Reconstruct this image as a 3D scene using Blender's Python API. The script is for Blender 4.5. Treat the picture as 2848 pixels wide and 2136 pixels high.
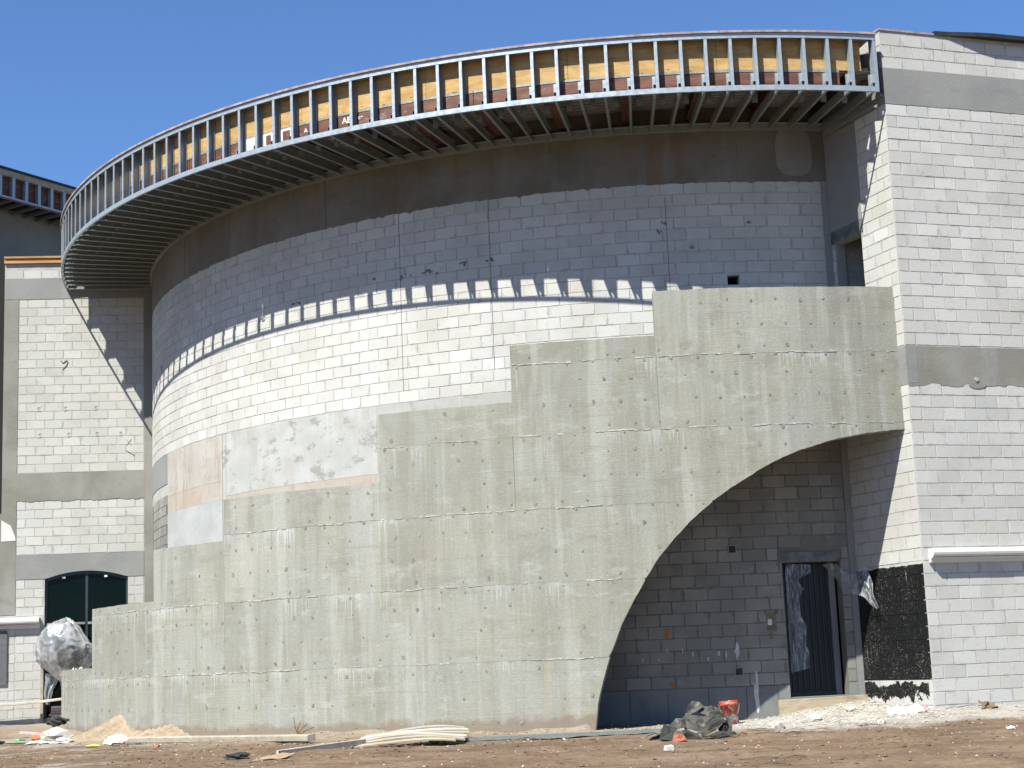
import bpy, bmesh, math, random
from mathutils import Vector, Matrix, noise
random.seed(7)
for o in list(bpy.data.objects): bpy.data.objects.remove(o)
scene = bpy.context.scene
COL = scene.collection
PI = math.pi
def R(d): return math.radians(d)

# ------------------------------------------------------------------ camera
F_PX, PITCH, ROLL, EYE = 4514.05, 0.173124, 0.0405979, 1.0
cam_d = bpy.data.cameras.new('camera'); cam = bpy.data.objects.new('camera', cam_d); COL.objects.link(cam)
cam_d.sensor_fit = 'HORIZONTAL'; cam_d.sensor_width = 36.0; cam_d.lens = 36.0 * F_PX / 2848.0
cam_d.clip_start = 0.1; cam_d.clip_end = 3000
_r0 = Vector((1, 0, 0)); _u0 = Vector((0, -math.sin(PITCH), math.cos(PITCH))); _f = Vector((0, math.cos(PITCH), math.sin(PITCH)))
_cr, _sr = math.cos(ROLL), math.sin(ROLL)
_right = _cr * _r0 - _sr * _u0; _up = _sr * _r0 + _cr * _u0
M3 = Matrix((_right, _up, -_f)).transposed()
cam.matrix_world = Matrix.Translation((0, 0, EYE)) @ M3.to_4x4()
scene.camera = cam

# ------------------------------------------------------------------ sky and sun
SUN_AZ, SUN_EL = R(234.25), R(53.25)
world = bpy.data.worlds.new('World'); scene.world = world; world.use_nodes = True
wn = world.node_tree; wn.nodes.clear()
sky = wn.nodes.new('ShaderNodeTexSky'); sky.sky_type = 'NISHITA'; sky.sun_disc = False
sky.sun_elevation = SUN_EL; sky.sun_rotation = (PI / 2 - SUN_AZ) % (2 * PI)
sky.altitude = 0; sky.air_density = 1.0; sky.dust_density = 0.1; sky.ozone_density = 4.0
bg = wn.nodes.new('ShaderNodeBackground'); bg.inputs['Strength'].default_value = 0.053
wo = wn.nodes.new('ShaderNodeOutputWorld')
gain = wn.nodes.new('ShaderNodeMix'); gain.data_type = 'RGBA'; gain.blend_type = 'MULTIPLY'; gain.inputs[0].default_value = 1.0
gain.inputs[7].default_value = (0.84, 1.07, 1.36, 1); wn.links.new(sky.outputs[0], gain.inputs[6])
wn.links.new(gain.outputs[2], bg.inputs[0]); wn.links.new(bg.outputs[0], wo.inputs[0])
sun_d = bpy.data.lights.new('sun', 'SUN'); sun_d.energy = 5.0; sun_d.angle = R(0.45); sun_d.color = (1.0, 0.985, 0.89)
sun = bpy.data.objects.new('sun', sun_d); COL.objects.link(sun)
SUN_DIR = Vector((math.cos(SUN_EL) * math.cos(SUN_AZ), math.cos(SUN_EL) * math.sin(SUN_AZ), math.sin(SUN_EL)))
sun.rotation_mode = 'QUATERNION'; sun.rotation_quaternion = SUN_DIR.to_track_quat('Z', 'Y'); sun.location = SUN_DIR * 60
scene.view_settings.view_transform = 'Standard'; scene.view_settings.look = 'None'
scene.view_settings.exposure = 1.2; scene.view_settings.gamma = 1.0; scene.view_settings.use_curve_mapping = False
scene.render.engine = 'CYCLES'
scene.cycles.max_bounces = 6; scene.cycles.diffuse_bounces = 3; scene.cycles.transparent_max_bounces = 12

# ------------------------------------------------------------------ geometry of the place (metres, z = 0 at the foot of the concrete wall)
CX, CY = 3.1285, 38.6019            # axis of the block drum
RD, RC = 11.53, 13.522              # drum face, canopy fascia
KX, KY, RK, RKI = CX - 0.21, CY, 13.24, 12.94   # stair wall axis, outer and inner radius
B, H = 0.4064, 0.2032               # block module
PHI0 = 4.068812                     # angle of stud 0
CR = Vector((6.3313, 25.6009)); AR = R(18.5)     # corner and heading of the right-hand wall
AS = R(112.21); SLEN = 1.88         # heading and length of its return
LX, LY, AL = -11.3436, 36.6725, 0.102286         # left wall
def cyl(a, r, z, c=(CX, CY)): return Vector((c[0] + r * math.cos(a), c[1] + r * math.sin(a), z))

# ------------------------------------------------------------------ helpers: objects
def tag(o, label=None, cat=None, group=None, kind=None):
    if label: o['label'] = label
    if cat: o['category'] = cat
    if group: o['group'] = group
    if kind: o['kind'] = kind
    return o
def empty(name, loc=(0, 0, 0), label=None, cat=None, group=None):
    o = bpy.data.objects.new(name, None); COL.objects.link(o); o.location = loc; o.empty_display_size = 0.3
    return tag(o, label, cat, group)
def link(name, me, parent=None, loc=(0, 0, 0), rz=0.0, world_parent=True):
    o = bpy.data.objects.new(name, me); COL.objects.link(o)
    if parent is not None:
        o.parent = parent
        o.matrix_parent_inverse = Matrix.Translation(-Vector(pworld(parent)))
    o.location = loc; o.rotation_euler = (0, 0, rz)
    return o
def pworld(p):
    w = Vector(p.location)
    return w if p.parent is None else w   # parents sit directly in world space (parent inverse applied)
class MB:
    """collects polygons for one mesh"""
    def __init__(s): s.v = []; s.f = []; s.uv = []; s.tone = []; s.mi = []
    def quad(s, *pts, uv=None, tone=0.0, mi=0):
        n = len(s.v); s.v += [tuple(p) for p in pts]; s.f.append(list(range(n, n + len(pts))))
        s.uv.append(uv if uv else [(p[0], p[2]) for p in pts]); s.tone.append(tone); s.mi.append(mi)
    def hexa(s, p, tone=0.0, mi=0, uvs=None):
        """p: 8 points, bottom loop (ccw from above) then top loop"""
        for q in ((3, 2, 1, 0), (4, 5, 6, 7), (0, 1, 5, 4), (1, 2, 6, 5), (2, 3, 7, 6), (3, 0, 4, 7)):
            s.quad(*[p[i] for i in q], tone=tone, mi=mi, uv=[uvs[i] for i in q] if uvs else None)
    def box(s, x0, x1, y0, y1, z0, z1, M=None, tone=0.0, mi=0):
        p = [Vector(q) for q in ((x0, y0, z0), (x1, y0, z0), (x1, y1, z0), (x0, y1, z0), (x0, y0, z1), (x1, y0, z1), (x1, y1, z1), (x0, y1, z1))]
        if M is not None: p = [M @ q for q in p]
        s.hexa(p, tone, mi)
    def tube(s, pts, r, n=6, mi=0):
        pts = [Vector(p) for p in pts]; rings = []
        for i, p in enumerate(pts):
            t = (pts[min(i + 1, len(pts) - 1)] - pts[max(i - 1, 0)]).normalized()
            a = t.orthogonal().normalized(); b = t.cross(a); rr = r[i] if isinstance(r, (list, tuple)) else r
            rings.append([p + (a * math.cos(2 * PI * k / n) + b * math.sin(2 * PI * k / n)) * rr for k in range(n)])
        for i in range(len(rings) - 1):
            for k in range(n): s.quad(rings[i][k], rings[i][(k + 1) % n], rings[i + 1][(k + 1) % n], rings[i + 1][k], mi=mi)
        s.quad(*reversed(rings[0]), mi=mi); s.quad(*rings[-1], mi=mi)
    def ring(s, a0, a1, r0, r1, zlo, zhi, step=R(1.0), c=(CX, CY), tone=0.0, caps=True, mi=0):
        """curved slab between angles a0..a1; zlo / zhi numbers or functions of angle; UV = (arc, z) in metres"""
        n = max(1, int(math.ceil((a1 - a0) / step - 1e-6)))
        A = [a0 + (a1 - a0) * i / n for i in range(n + 1)]
        lo = [zlo(a) if callable(zlo) else zlo for a in A]; hi = [zhi(a) if callable(zhi) else zhi for a in A]
        for i in range(n):
            a, b = A[i], A[i + 1]
            P = lambda an, r, z: cyl(an, r, z, c)
            U = lambda an, z: (an * r1, z)
            if hi[i] - lo[i] < 1e-4 and hi[i + 1] - lo[i + 1] < 1e-4: continue
            s.quad(P(a, r1, lo[i]), P(b, r1, lo[i + 1]), P(b, r1, hi[i + 1]), P(a, r1, hi[i]), uv=[U(a, lo[i]), U(b, lo[i + 1]), U(b, hi[i + 1]), U(a, hi[i])], tone=tone, mi=mi)
            s.quad(P(b, r0, lo[i + 1]), P(a, r0, lo[i]), P(a, r0, hi[i]), P(b, r0, hi[i + 1]), uv=[U(b, lo[i + 1]), U(a, lo[i]), U(a, hi[i]), U(b, hi[i + 1])], tone=tone, mi=mi)
            s.quad(P(a, r1, hi[i]), P(b, r1, hi[i + 1]), P(b, r0, hi[i + 1]), P(a, r0, hi[i]), uv=[U(a, hi[i]), U(b, hi[i + 1]), U(b, hi[i + 1] + .2), U(a, hi[i] + .2)], tone=tone, mi=mi)
            s.quad(P(a, r0, lo[i]), P(b, r0, lo[i + 1]), P(b, r1, lo[i + 1]), P(a, r1, lo[i]), uv=[U(a, lo[i] - .2), U(b, lo[i + 1] - .2), U(b, lo[i + 1]), U(a, lo[i])], tone=tone, mi=mi)
            if caps and i == 0: s.quad(P(a, r0, lo[i]), P(a, r1, lo[i]), P(a, r1, hi[i]), P(a, r0, hi[i]), tone=tone, mi=mi)
            if caps and i == n - 1: s.quad(P(b, r1, lo[-1]), P(b, r0, lo[-1]), P(b, r0, hi[-1]), P(b, r1, hi[-1]), tone=tone, mi=mi)
    def mesh(s, name, mats, smooth=False, merge=True):
        me = bpy.data.meshes.new(name); me.from_pydata(s.v, [], s.f)
        uvl = me.uv_layers.new(name='UVMap'); k = 0
        for u in s.uv:
            for c in u: uvl.data[k].uv = c; k += 1
        at = me.attributes.new('tone', 'FLOAT', 'FACE'); at.data.foreach_set('value', s.tone)
        for m in (mats if isinstance(mats, (list, tuple)) else [mats]): me.materials.append(MATS[m])
        me.polygons.foreach_set('material_index', s.mi)
        if merge:
            bm = bmesh.new(); bm.from_mesh(me); bmesh.ops.remove_doubles(bm, verts=bm.verts, dist=1e-5)
            bmesh.ops.recalc_face_normals(bm, faces=bm.faces); bm.to_mesh(me); bm.free()
        if smooth:
            for p in me.polygons: p.use_smooth = True
        me.update(); return me
    def build(s, name, mats, parent=None, smooth=False, merge=True, **props):
        o = link(name, s.mesh(name, mats, smooth, merge), parent)
        for k, val in props.items(): o[k] = val
        return o

# ------------------------------------------------------------------ helpers: materials
MATS = {}
ALB = 0.60      # overall reflectance of the dusty site materials
class NB:
    def __init__(s, name):
        s.m = bpy.data.materials.new(name); s.m.use_nodes = True; s.t = s.m.node_tree; s.t.nodes.clear()
        s.out = s.t.nodes.new('ShaderNodeOutputMaterial'); s.p = s.t.nodes.new('ShaderNodeBsdfPrincipled')
        s.t.links.new(s.p.outputs[0], s.out.inputs[0]); MATS[name] = s.m
    def n(s, ty, **kw):
        x = s.t.nodes.new(ty)
        for k, v in kw.items(): setattr(x, k, v)
        return x
    def put(s, sock, v):
        if isinstance(v, bpy.types.NodeSocket): s.t.links.new(v, sock)
        elif v is not None:
            if sock.type == 'RGBA' and len(v) == 3: v = (*v, 1)
            sock.default_value = v
    def obj(s): return s.n('ShaderNodeTexCoord').outputs['Object']
    def uv(s): return s.n('ShaderNodeTexCoord').outputs['UV']
    def pos(s): return s.n('ShaderNodeNewGeometry').outputs['Position']
    def scale(s, vec, sc, off=(0, 0, 0)):
        m = s.n('ShaderNodeMapping'); s.put(m.inputs['Vector'], vec); m.inputs['Scale'].default_value = sc; m.inputs['Location'].default_value = off
        return m.outputs[0]
    def sep(s, vec): 
        x = s.n('ShaderNodeSeparateXYZ'); s.put(x.inputs[0], vec); return x.outputs
    def comb(s, x, y, z=0.0):
        c = s.n('ShaderNodeCombineXYZ'); s.put(c.inputs[0], x); s.put(c.inputs[1], y); s.put(c.inputs[2], z); return c.outputs[0]
    def noise(s, vec, sc=1.0, det=4, rough=.55, dist=0.0, color=False):
        x = s.n('ShaderNodeTexNoise'); s.put(x.inputs['Vector'], vec); x.inputs['Scale'].default_value = sc
        x.inputs['Detail'].default_value = det; x.inputs['Roughness'].default_value = rough; x.inputs['Distortion'].default_value = dist
        return x.outputs['Color' if color else 'Fac']
    def voro(s, vec, sc, out='Distance', rnd=1.0):
        x = s.n('ShaderNodeTexVoronoi'); s.put(x.inputs['Vector'], vec); x.inputs['Scale'].default_value = sc; x.inputs['Randomness'].default_value = rnd
        return x.outputs[out]
    def wave(s, vec, sc, dist, det=3, dsc=1.0, direction='X'):
        x = s.n('ShaderNodeTexWave'); x.bands_direction = direction; s.put(x.inputs['Vector'], vec); x.inputs['Scale'].default_value = sc
        x.inputs['Distortion'].default_value = dist; x.inputs['Detail'].default_value = det; x.inputs['Detail Scale'].default_value = dsc
        return x.outputs['Fac']
    def ma(s, op, a, b=None, c=None, clamp=False):
        x = s.n('ShaderNodeMath', operation=op, use_clamp=clamp); s.put(x.inputs[0], a)
        if b is not None: s.put(x.inputs[1], b)
        if c is not None: s.put(x.inputs[2], c)
        return x.outputs[0]
    def mr(s, v, a, b, c=0.0, d=1.0, smooth=True):
        x = s.n('ShaderNodeMapRange'); x.interpolation_type = 'SMOOTHSTEP' if smooth else 'LINEAR'
        s.put(x.inputs[0], v); s.put(x.inputs[1], a); s.put(x.inputs[2], b); s.put(x.inputs[3], c); s.put(x.inputs[4], d)
        return x.outputs[0]
    def mix(s, f, a, b, mode='MIX'):
        x = s.n('ShaderNodeMix', data_type='RGBA', blend_type=mode); x.clamp_factor = True
        s.put(x.inputs[0], f); s.put(x.inputs[6], a); s.put(x.inputs[7], b); return x.outputs[2]
    def attr(s, name):
        a = s.n('ShaderNodeAttribute', attribute_type='OBJECT', attribute_name=name).outputs['Fac']
        b = s.n('ShaderNodeAttribute', attribute_type='GEOMETRY', attribute_name=name).outputs['Fac']
        return s.ma('ADD', a, b)
    def oattr(s, name): return s.n('ShaderNodeAttribute', attribute_type='OBJECT', attribute_name=name).outputs['Fac']
    def bump(s, h, strength=.3, dist=.01, prev=None):
        x = s.n('ShaderNodeBump'); s.put(x.inputs['Height'], h); x.inputs['Strength'].default_value = strength; x.inputs['Distance'].default_value = dist
        if prev is not None: s.put(x.inputs['Normal'], prev)
        return x.outputs[0]
    def done(s, col, rough=.9, metal=0.0, normal=None, spec=None, **kw):
        col = s.mix(1.0, col, (ALB, ALB, ALB), 'MULTIPLY') if isinstance(col, bpy.types.NodeSocket) else tuple(c * ALB for c in col)
        s.put(s.p.inputs['Base Color'], col); s.put(s.p.inputs['Roughness'], rough); s.put(s.p.inputs['Metallic'], metal)
        if normal is not None: s.put(s.p.inputs['Normal'], normal)
        if spec is not None: s.put(s.p.inputs['Specular IOR Level'], spec)
        for k, v in kw.items(): s.put(s.p.inputs[k.replace('_', ' ')], v)
        return s.m

def m_simple(name, col, rough=.8, metal=0.0, var=.15, sc=6.0, bump=.15, spec=None):
    b = NB(name); v = b.obj(); n = b.noise(v, sc, 5); dark = tuple(c * (1 - var) for c in col); lite = tuple(min(1, c * (1 + var)) for c in col)
    c = b.mix(b.mr(n, .3, .7), dark, lite)
    return b.done(c, rough, metal, b.bump(b.noise(v, sc * 8, 3), bump, .004) if bump else None, spec)

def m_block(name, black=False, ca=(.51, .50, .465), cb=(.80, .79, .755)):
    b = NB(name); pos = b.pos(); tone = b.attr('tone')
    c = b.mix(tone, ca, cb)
    bu, bv_, _ = b.sep(b.uv()); eu = b.ma('MULTIPLY', b.ma('MINIMUM', bu, b.ma('SUBTRACT', 1.0, bu)), .40); ev = b.ma('MULTIPLY', b.ma('MINIMUM', bv_, b.ma('SUBTRACT', 1.0, bv_)), .30)
    sme = b.mr(b.ma('SUBTRACT', b.ma('MINIMUM', eu, ev), b.ma('MULTIPLY', b.mr(b.noise(pos, 4.5, 4, .65), .45, .75), .055)), -.004, .006, 1.0, 0.0)
    tint = b.attr('tint')                                    # -1 bluish .. 1 pinkish
    c = b.mix(b.ma('MULTIPLY', b.ma('MAXIMUM', tint, 0.0), .55, clamp=True), c, (.66, .585, .51))
    c = b.mix(b.ma('MULTIPLY', b.ma('MAXIMUM', b.ma('MULTIPLY', tint, -1.0), 0.0), .55, clamp=True), c, (.57, .59, .61))
    big = b.noise(pos, 1.1, 3); c = b.mix(b.mr(big, .42, .68, 0, .42), c, (.53, .50, .445))
    spl = b.noise(pos, 7.0, 4, .7); c = b.mix(b.mr(spl, .56, .74, 0, .45), c, (.42, .41, .39))
    fine = b.noise(pos, 70.0, 3, .7); c = b.mix(b.mr(fine, .3, .75, 0.0, .28), c, (.36, .35, .33))
    pit = b.mr(b.voro(pos, 60.0), .0, .16, .5, 0.0); c = b.mix(pit, c, (.28, .27, .25))
    c = b.mix(b.ma('MULTIPLY', sme, .5), c, tuple(x * .80 for x in ca))
    rough = .92; spec = .25
    if black:
        x, y, z = b.sep(pos)
        nn = b.noise(pos, 5.0, 4, .7); nl = b.noise(pos, 2.2, 3)
        s = b.ma('ADD', b.ma('MULTIPLY', b.ma('SUBTRACT', x, CR.x), math.cos(AS)), b.ma('MULTIPLY', b.ma('SUBTRACT', y, CR.y), math.sin(AS)))
        ztop = b.ma('ADD', 2.31, b.ma('MULTIPLY', nn, .10))
        m = b.ma('MULTIPLY', b.mr(b.ma('SUBTRACT', ztop, z), -.004, .004), b.mr(b.ma('SUBTRACT', b.ma('ADD', s, b.ma('MULTIPLY', nn, .06)), .02), 0, .012))
        # upper coat stops at the ledge, a second ragged patch lies below it
        up = b.mr(z, .555, .565); lowtop = b.ma('ADD', .30, b.ma('MULTIPLY', b.noise(pos, 3.1, 5, .7), .40)); lowbot = b.ma('ADD', -.06, b.ma('MULTIPLY', b.noise(b.scale(pos, (1, 1, 1), (3, 1, 5)), 3.4, 5, .7), .68))
        lo = b.ma('MULTIPLY', b.mr(b.ma('SUBTRACT', lowtop, z), 0, .01), b.mr(b.ma('SUBTRACT', z, lowbot), 0, .012))
        m = b.ma('MULTIPLY', m, b.ma('MAXIMUM', up, b.ma('MULTIPLY', lo, b.mr(s, .1, .13))))
        wear = b.mr(b.noise(pos, 34.0, 5, .85), .57, .66); drip = b.mr(b.noise(b.scale(pos, (14, 14, 1.6)), 1.0, 3), .66, .74)
        joint = b.noise(pos, 30, 2)
        low = b.mr(z, .5, 1.6, .55, .0)
        m2 = b.ma('MULTIPLY', m, b.ma('SUBTRACT', 1.0, b.ma('ADD', b.ma('MULTIPLY', wear, b.ma('MULTIPLY', b.ma('ADD', .55, low), b.mr(b.noise(b.scale(pos, (2.5, 2.5, 1.2), (2, 2, 2)), 1.0, 3), .40, .60, .25, 1.1))), b.ma('MULTIPLY', drip, .55), clamp=True)))
        c = b.mix(m2, c, (.012, .013, .013)); rough = b.mr(m2, 0, 1, .92, .5)
    nb = b.bump(b.noise(pos, 30.0, 4, .75), .4, .008)
    return b.done(c, rough, 0, nb, spec)
m_block('block'); m_block('block_grey', False, (.185, .178, .152), (.28, .27, .24)); m_block('block_coated', True)  # block_grey: dirty grey blocks, darkened further to paint in the shade under the arch

def m_mortar():
    b = NB('mortar'); pos = b.pos(); c = b.mix(b.mr(b.noise(pos, 6, 5, .7), .35, .7), (.47, .455, .42), (.62, .61, .58))
    return b.done(c, .95, 0, b.bump(b.noise(pos, 40, 4, .7), .5, .006), .2)
m_mortar()

def m_concrete():
    b = NB('board_concrete'); uv = b.uv(); pos = b.pos(); u, v, _ = b.sep(uv); tone = b.attr('tone')
    c = b.mix(tone, (.30, .29, .232), (.445, .436, .368))
    c = b.mix(b.mr(b.noise(b.scale(uv, (.55, .8, 1)), 1.0, 5, .6), .36, .66), c, b.mix(.55, c, (.37, .38, .36)))
    st = b.noise(b.scale(uv, (3.2, .22, 1)), 1.0, 4, .6); c = b.mix(b.mr(st, .42, .70, 0, .45), c, (.25, .238, .195))
    st2 = b.noise(b.scale(uv, (13., .35, 1), (3, 9, 0)), 1.0, 3, .6); c = b.mix(b.mr(st2, .54, .70, 0, .28), c, (.56, .56, .54))
    blo = b.noise(b.scale(uv, (1.5, 1.9, 1), (5, 1, 0)), 1.0, 6, .7); c = b.mix(b.mr(blo, .50, .66, 0, .55), c, (.27, .255, .205))
    blo2 = b.noise(b.scale(uv, (1.4, 3.2, 1), (15, 4, 0)), 1.0, 6, .72); c = b.mix(b.mr(blo2, .54, .68, 0, .5), c, (.54, .545, .53))
    vb = b.noise(b.scale(uv, (1.9, .16, 1), (11, 2, 0)), 1., 4, .65); c = b.mix(b.mr(vb, .50, .62, 0, .5), c, (.53, .525, .485)); c = b.mix(b.mr(vb, .46, .36, 0, .45), c, (.30, .285, .235))
    vc = b.noise(b.scale(uv, (1.1, .5, 1), (21, 12, 0)), 1., 5, .65); c = b.mix(b.mr(vc, .52, .64, 0, .5), c, (.405, .41, .385))
    # drips of lime below the pour joint: depth under the top of this lift
    depth = b.ma('SUBTRACT', b.oattr('ztop'), v)
    length = b.ma('ADD', .015, b.ma('MULTIPLY', b.mr(b.noise(b.scale(uv, (26, .05, 1)), 1.0, 2), .45, .75), .55))
    where = b.mr(b.noise(b.scale(uv, (.9, .3, 1), (2, 7, 0)), 1.0, 3), .47, .63)
    drip = b.ma('MULTIPLY', b.mr(b.ma('SUBTRACT', length, depth), 0, .03), where); drip = b.ma('MULTIPLY', drip, b.oattr('drip'))
    lip = b.ma('MULTIPLY', b.mr(depth, .0, .05, .5, 0), b.mr(b.noise(b.scale(uv, (5, 1, 1)), 1., 4), .45, .6))
    crust = b.ma('MULTIPLY', b.ma('MULTIPLY', b.mr(depth, .02, .10, 1, 0), b.mr(b.noise(b.scale(uv, (7, 9, 1)), 1., 5, .7), .42, .58)), b.ma('MULTIPLY', where, b.oattr('drip')))
    c = b.mix(b.ma('MULTIPLY', b.ma('MAXIMUM', drip, crust), .7), c, (.68, .68, .66)); c = b.mix(b.ma('MULTIPLY', lip, b.oattr('drip')), c, (.24, .23, .20))
    rust = b.ma('MULTIPLY', b.mr(b.noise(b.scale(uv, (2.3, .08, 1), (1, 3, 0)), 1.0, 3, .5), .60, .70), b.oattr('rust'))
    c = b.mix(b.ma('MULTIPLY', rust, b.mr(b.noise(uv, 9, 4), .3, .7, .25, .75)), c, (.50, .385, .235))
    spk = b.mr(b.voro(b.scale(uv, (1, 1, 1)), 5.5), .012, .028, .75, 0); c = b.mix(spk, c, (.70, .69, .66))
    pit = b.mr(b.voro(b.scale(uv, (1, 1, 1), (4.4, 2.2, 0)), 9.0), .012, .03, .8, 0); c = b.mix(pit, c, (.17, .165, .15))
    fine = b.noise(pos, 26, 5, .75); c = b.mix(b.mr(fine, .35, .72, 0, .30), c, (.27, .26, .215)); c = b.mix(b.mr(fine, .48, .30, 0, .2), c, (.56, .56, .53))
    hb = b.noise(b.scale(uv, (.5, 7., 1), (2, 5, 0)), 1., 5, .7); c = b.mix(b.mr(hb, .52, .68, 0, .35), c, (.28, .268, .22))
    c = b.mix(b.mr(b.ma('ADD', v, b.ma('MULTIPLY', b.noise(b.scale(uv, (3, 3, 1)), 1., 4), -.35)), -.02, .10, .75, 0), c, (.26, .20, .145))
    gr = b.wave(b.scale(uv, (.25, 6.0, 1)), 1.3, 16.0, 5, 2.0, 'Y'); patch = b.mr(b.noise(b.scale(uv, (.6, .9, 1), (8, 8, 0)), 1., 2), .48, .58)
    nb = b.bump(b.ma('MULTIPLY', gr, patch), .16, .005); nb = b.bump(b.noise(uv, 26, 5, .7), .45, .01, nb); nb = b.bump(b.noise(b.scale(uv, (3, .6, 1)), 1., 3), .4, .02, nb)
    return b.done(c, .88, 0, nb, .3)
m_concrete()

def m_beam(name, ca, cb, cc, rust=0.0, sc=1.0):
    b = NB(name); pos = b.pos()
    c = b.mix(b.mr(b.noise(b.scale(pos, (.8, .8, .9)), sc, 5, .6), .36, .64), ca, cb)
    c = b.mix(b.mr(b.noise(b.scale(pos, (3, 3, .5), (4, 0, 2)), sc, 4, .6), .52, .72, 0, .6), c, cc)
    c = b.mix(b.mr(b.noise(b.scale(pos, (2, 2, 6), (1, 7, 2)), sc, 5, .7), .55, .70, 0, .4), c, tuple(x * .75 for x in ca))
    if rust: c = b.mix(b.ma('MULTIPLY', b.mr(b.noise(b.scale(pos, (2.6, 2.6, .25)), 1., 4), .56, .70), rust), c, (.22, .12, .05))
    c = b.mix(b.mr(b.voro(pos, 7.0), .01, .03, .6, 0), c, (.6, .59, .56))
    c = b.mix(b.mr(b.noise(pos, 55, 4, .7), .3, .75, 0, .25), c, (.16, .155, .14))
    return b.done(c, .9, 0, b.bump(b.noise(pos, 22, 5, .7), .4, .01), .25)
m_beam('beam_concrete', (.29, .275, .235), (.375, .365, .33), (.40, .405, .40))
m_beam('beam_grey', (.31, .315, .31), (.37, .37, .355), (.33, .315, .28))
m_beam('ring_beam', (.19, .172, .138), (.25, .235, .20), (.285, .278, .255), .45)
m_beam('footing', (.24, .245, .25), (.33, .33, .325), (.38, .38, .36))
m_beam('slab', (.30, .29, .27), (.38, .37, .35), (.3, .3, .3))

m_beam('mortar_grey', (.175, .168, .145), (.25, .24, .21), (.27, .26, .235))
def m_plaster(name, base, a, b2, rust, dark):
    b = NB(name); uv = b.uv()
    c = b.mix(b.mr(b.noise(b.scale(uv, (1.2, 1.5, 1)), 1., 5, .6), .38, .64), base, a)
    c = b.mix(b.mr(b.noise(b.scale(uv, (4.5, .7, 1), (3, 3, 0)), 1., 5, .7), .50, .68, 0, rust), c, b2)
    c = b.mix(b.mr(b.noise(b.scale(uv, (1.7, 2.6, 1), (9, 1, 0)), 1., 7, .75), .53, .59, 0, dark), c, (.34, .335, .30))
    c = b.mix(b.mr(b.noise(b.scale(uv, (.9, .5, 1), (19, 6, 0)), 1., 6, .7), .50, .62, 0, dark * .8), c, (.44, .425, .385))
    c = b.mix(b.mr(b.noise(b.scale(uv, (22, .4, 1)), 1., 2), .63, .72, 0, .35), c, (.75, .74, .72))
    return b.done(c, .9, 0, b.bump(b.noise(uv, 25, 5, .7), .3, .006), .25)
m_plaster('plaster_red', (.56, .535, .495), (.51, .465, .415), (.40, .27, .205), .7, .35)
m_plaster('plaster_rust', (.54, .49, .43), (.51, .42, .345), (.47, .33, .24), .7, .3)
m_plaster('plaster_white', (.50, .50, .475), (.58, .58, .56), (.49, .45, .40), .5, .85)
m_plaster('plaster_blue', (.47, .48, .475), (.545, .555, .55), (.46, .45, .43), .3, .2)
m_plaster('plaster_grey', (.48, .475, .45), (.53, .53, .51), (.42, .40, .36), .5, .7)

def m_galv(name, col, rough=.42, metal=.45):
    b = NB(name); pos = b.obj(); sp = b.voro(pos, 45, 'Color'); g = b.sep(sp)[0]
    c = b.mix(b.ma('MULTIPLY', g, .35), col, tuple(x * .72 for x in col)); c = b.mix(b.mr(b.noise(pos, 5, 4), .5, .75, 0, .3), c, tuple(x * .6 for x in col))
    return b.done(c, b.mr(b.noise(pos, 12, 3), .3, .7, rough - .08, rough + .12), metal, None, .5)
m_galv('galvanised', (.55, .615, .66)); m_galv('galvanised_dull', (.40, .44, .425), .5, .4); m_galv('deck_metal', (.60, .59, .55), .6, .2)

def m_wood(name, a, b2, knots=.5, sc=1.0, axis=(1, 6, 6)):
    b = NB(name); v = b.obj()
    g = b.noise(b.scale(v, tuple(x * sc for x in axis)), 1.2, 6, .65, .6); c = b.mix(b.mr(g, .35, .65), a, b2)
    g2 = b.noise(b.scale(v, tuple(x * sc * 4 for x in axis)), 1.5, 4, .6, .4); c = b.mix(b.mr(g2, .5, .75, 0, .45), c, tuple(x * .6 for x in a))
    k = b.mr(b.noise(v, 1.6 * sc, 3, .5, .8), .64, .74, 0, knots); c = b.mix(k, c, tuple(x * .45 for x in a))
    return b.done(c, .75, 0, b.bump(g2, .25, .004), .3)
m_wood('plywood', (.50, .30, .105), (.66, .44, .19), .55, 1.2, (1.6, 1.6, 7)); m_wood('lumber', (.46, .36, .24), (.62, .52, .38), .4, 1.0, (1, 9, 9))
m_wood('lumber_pale', (.60, .53, .42), (.74, .68, .57), .3); m_wood('lumber_orange', (.50, .25, .09), (.62, .37, .16), .5, 1, (1, 6, 8)); m_wood('lumber_grey', (.40, .345, .27), (.52, .465, .38), .4)

def m_redsteel():
    b = NB('primed_steel'); pos = b.pos(); x, y, z = b.sep(pos)
    c = b.mix(b.mr(b.noise(b.scale(pos, (2, 2, 9)), 1., 5, .65), .38, .66), (.135, .052, .034), (.235, .098, .062))
    c = b.mix(b.mr(b.noise(b.scale(pos, (3, 3, 5), (2, 2, 2)), 1., 5, .7), .56, .70, 0, .7), c, (.30, .27, .25))
    return b.done(c, .65, .1, b.bump(b.noise(pos, 30, 4), .2, .004), .4)
m_redsteel()
m_simple('bare_steel', (.34, .355, .34), .55, .3, .25, 9)
m_simple('chalk', (.78, .76, .72), .95, 0, .1, 30)
m_simple('pencil', (.20, .195, .185), .95, 0, .1, 30)
m_simple('roof_edge', (.40, .31, .29), .85, 0, .3, 8)
m_simple('roof_black', (.018, .02, .018), .6, 0, .3, 8)
m_simple('foam_trim', (.80, .77, .745), .8, 0, .04, 4)
m_simple('frame_green', (.035, .055, .05), .45, .2, .2, 5, .05)
m_simple('door_steel', (.014, .017, .02), .42, .3, .25, 5, .05)
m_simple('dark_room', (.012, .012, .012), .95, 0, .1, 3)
m_simple('black_void', (.006, .006, .006), 1.0, 0, .1, 3, 0)
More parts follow.
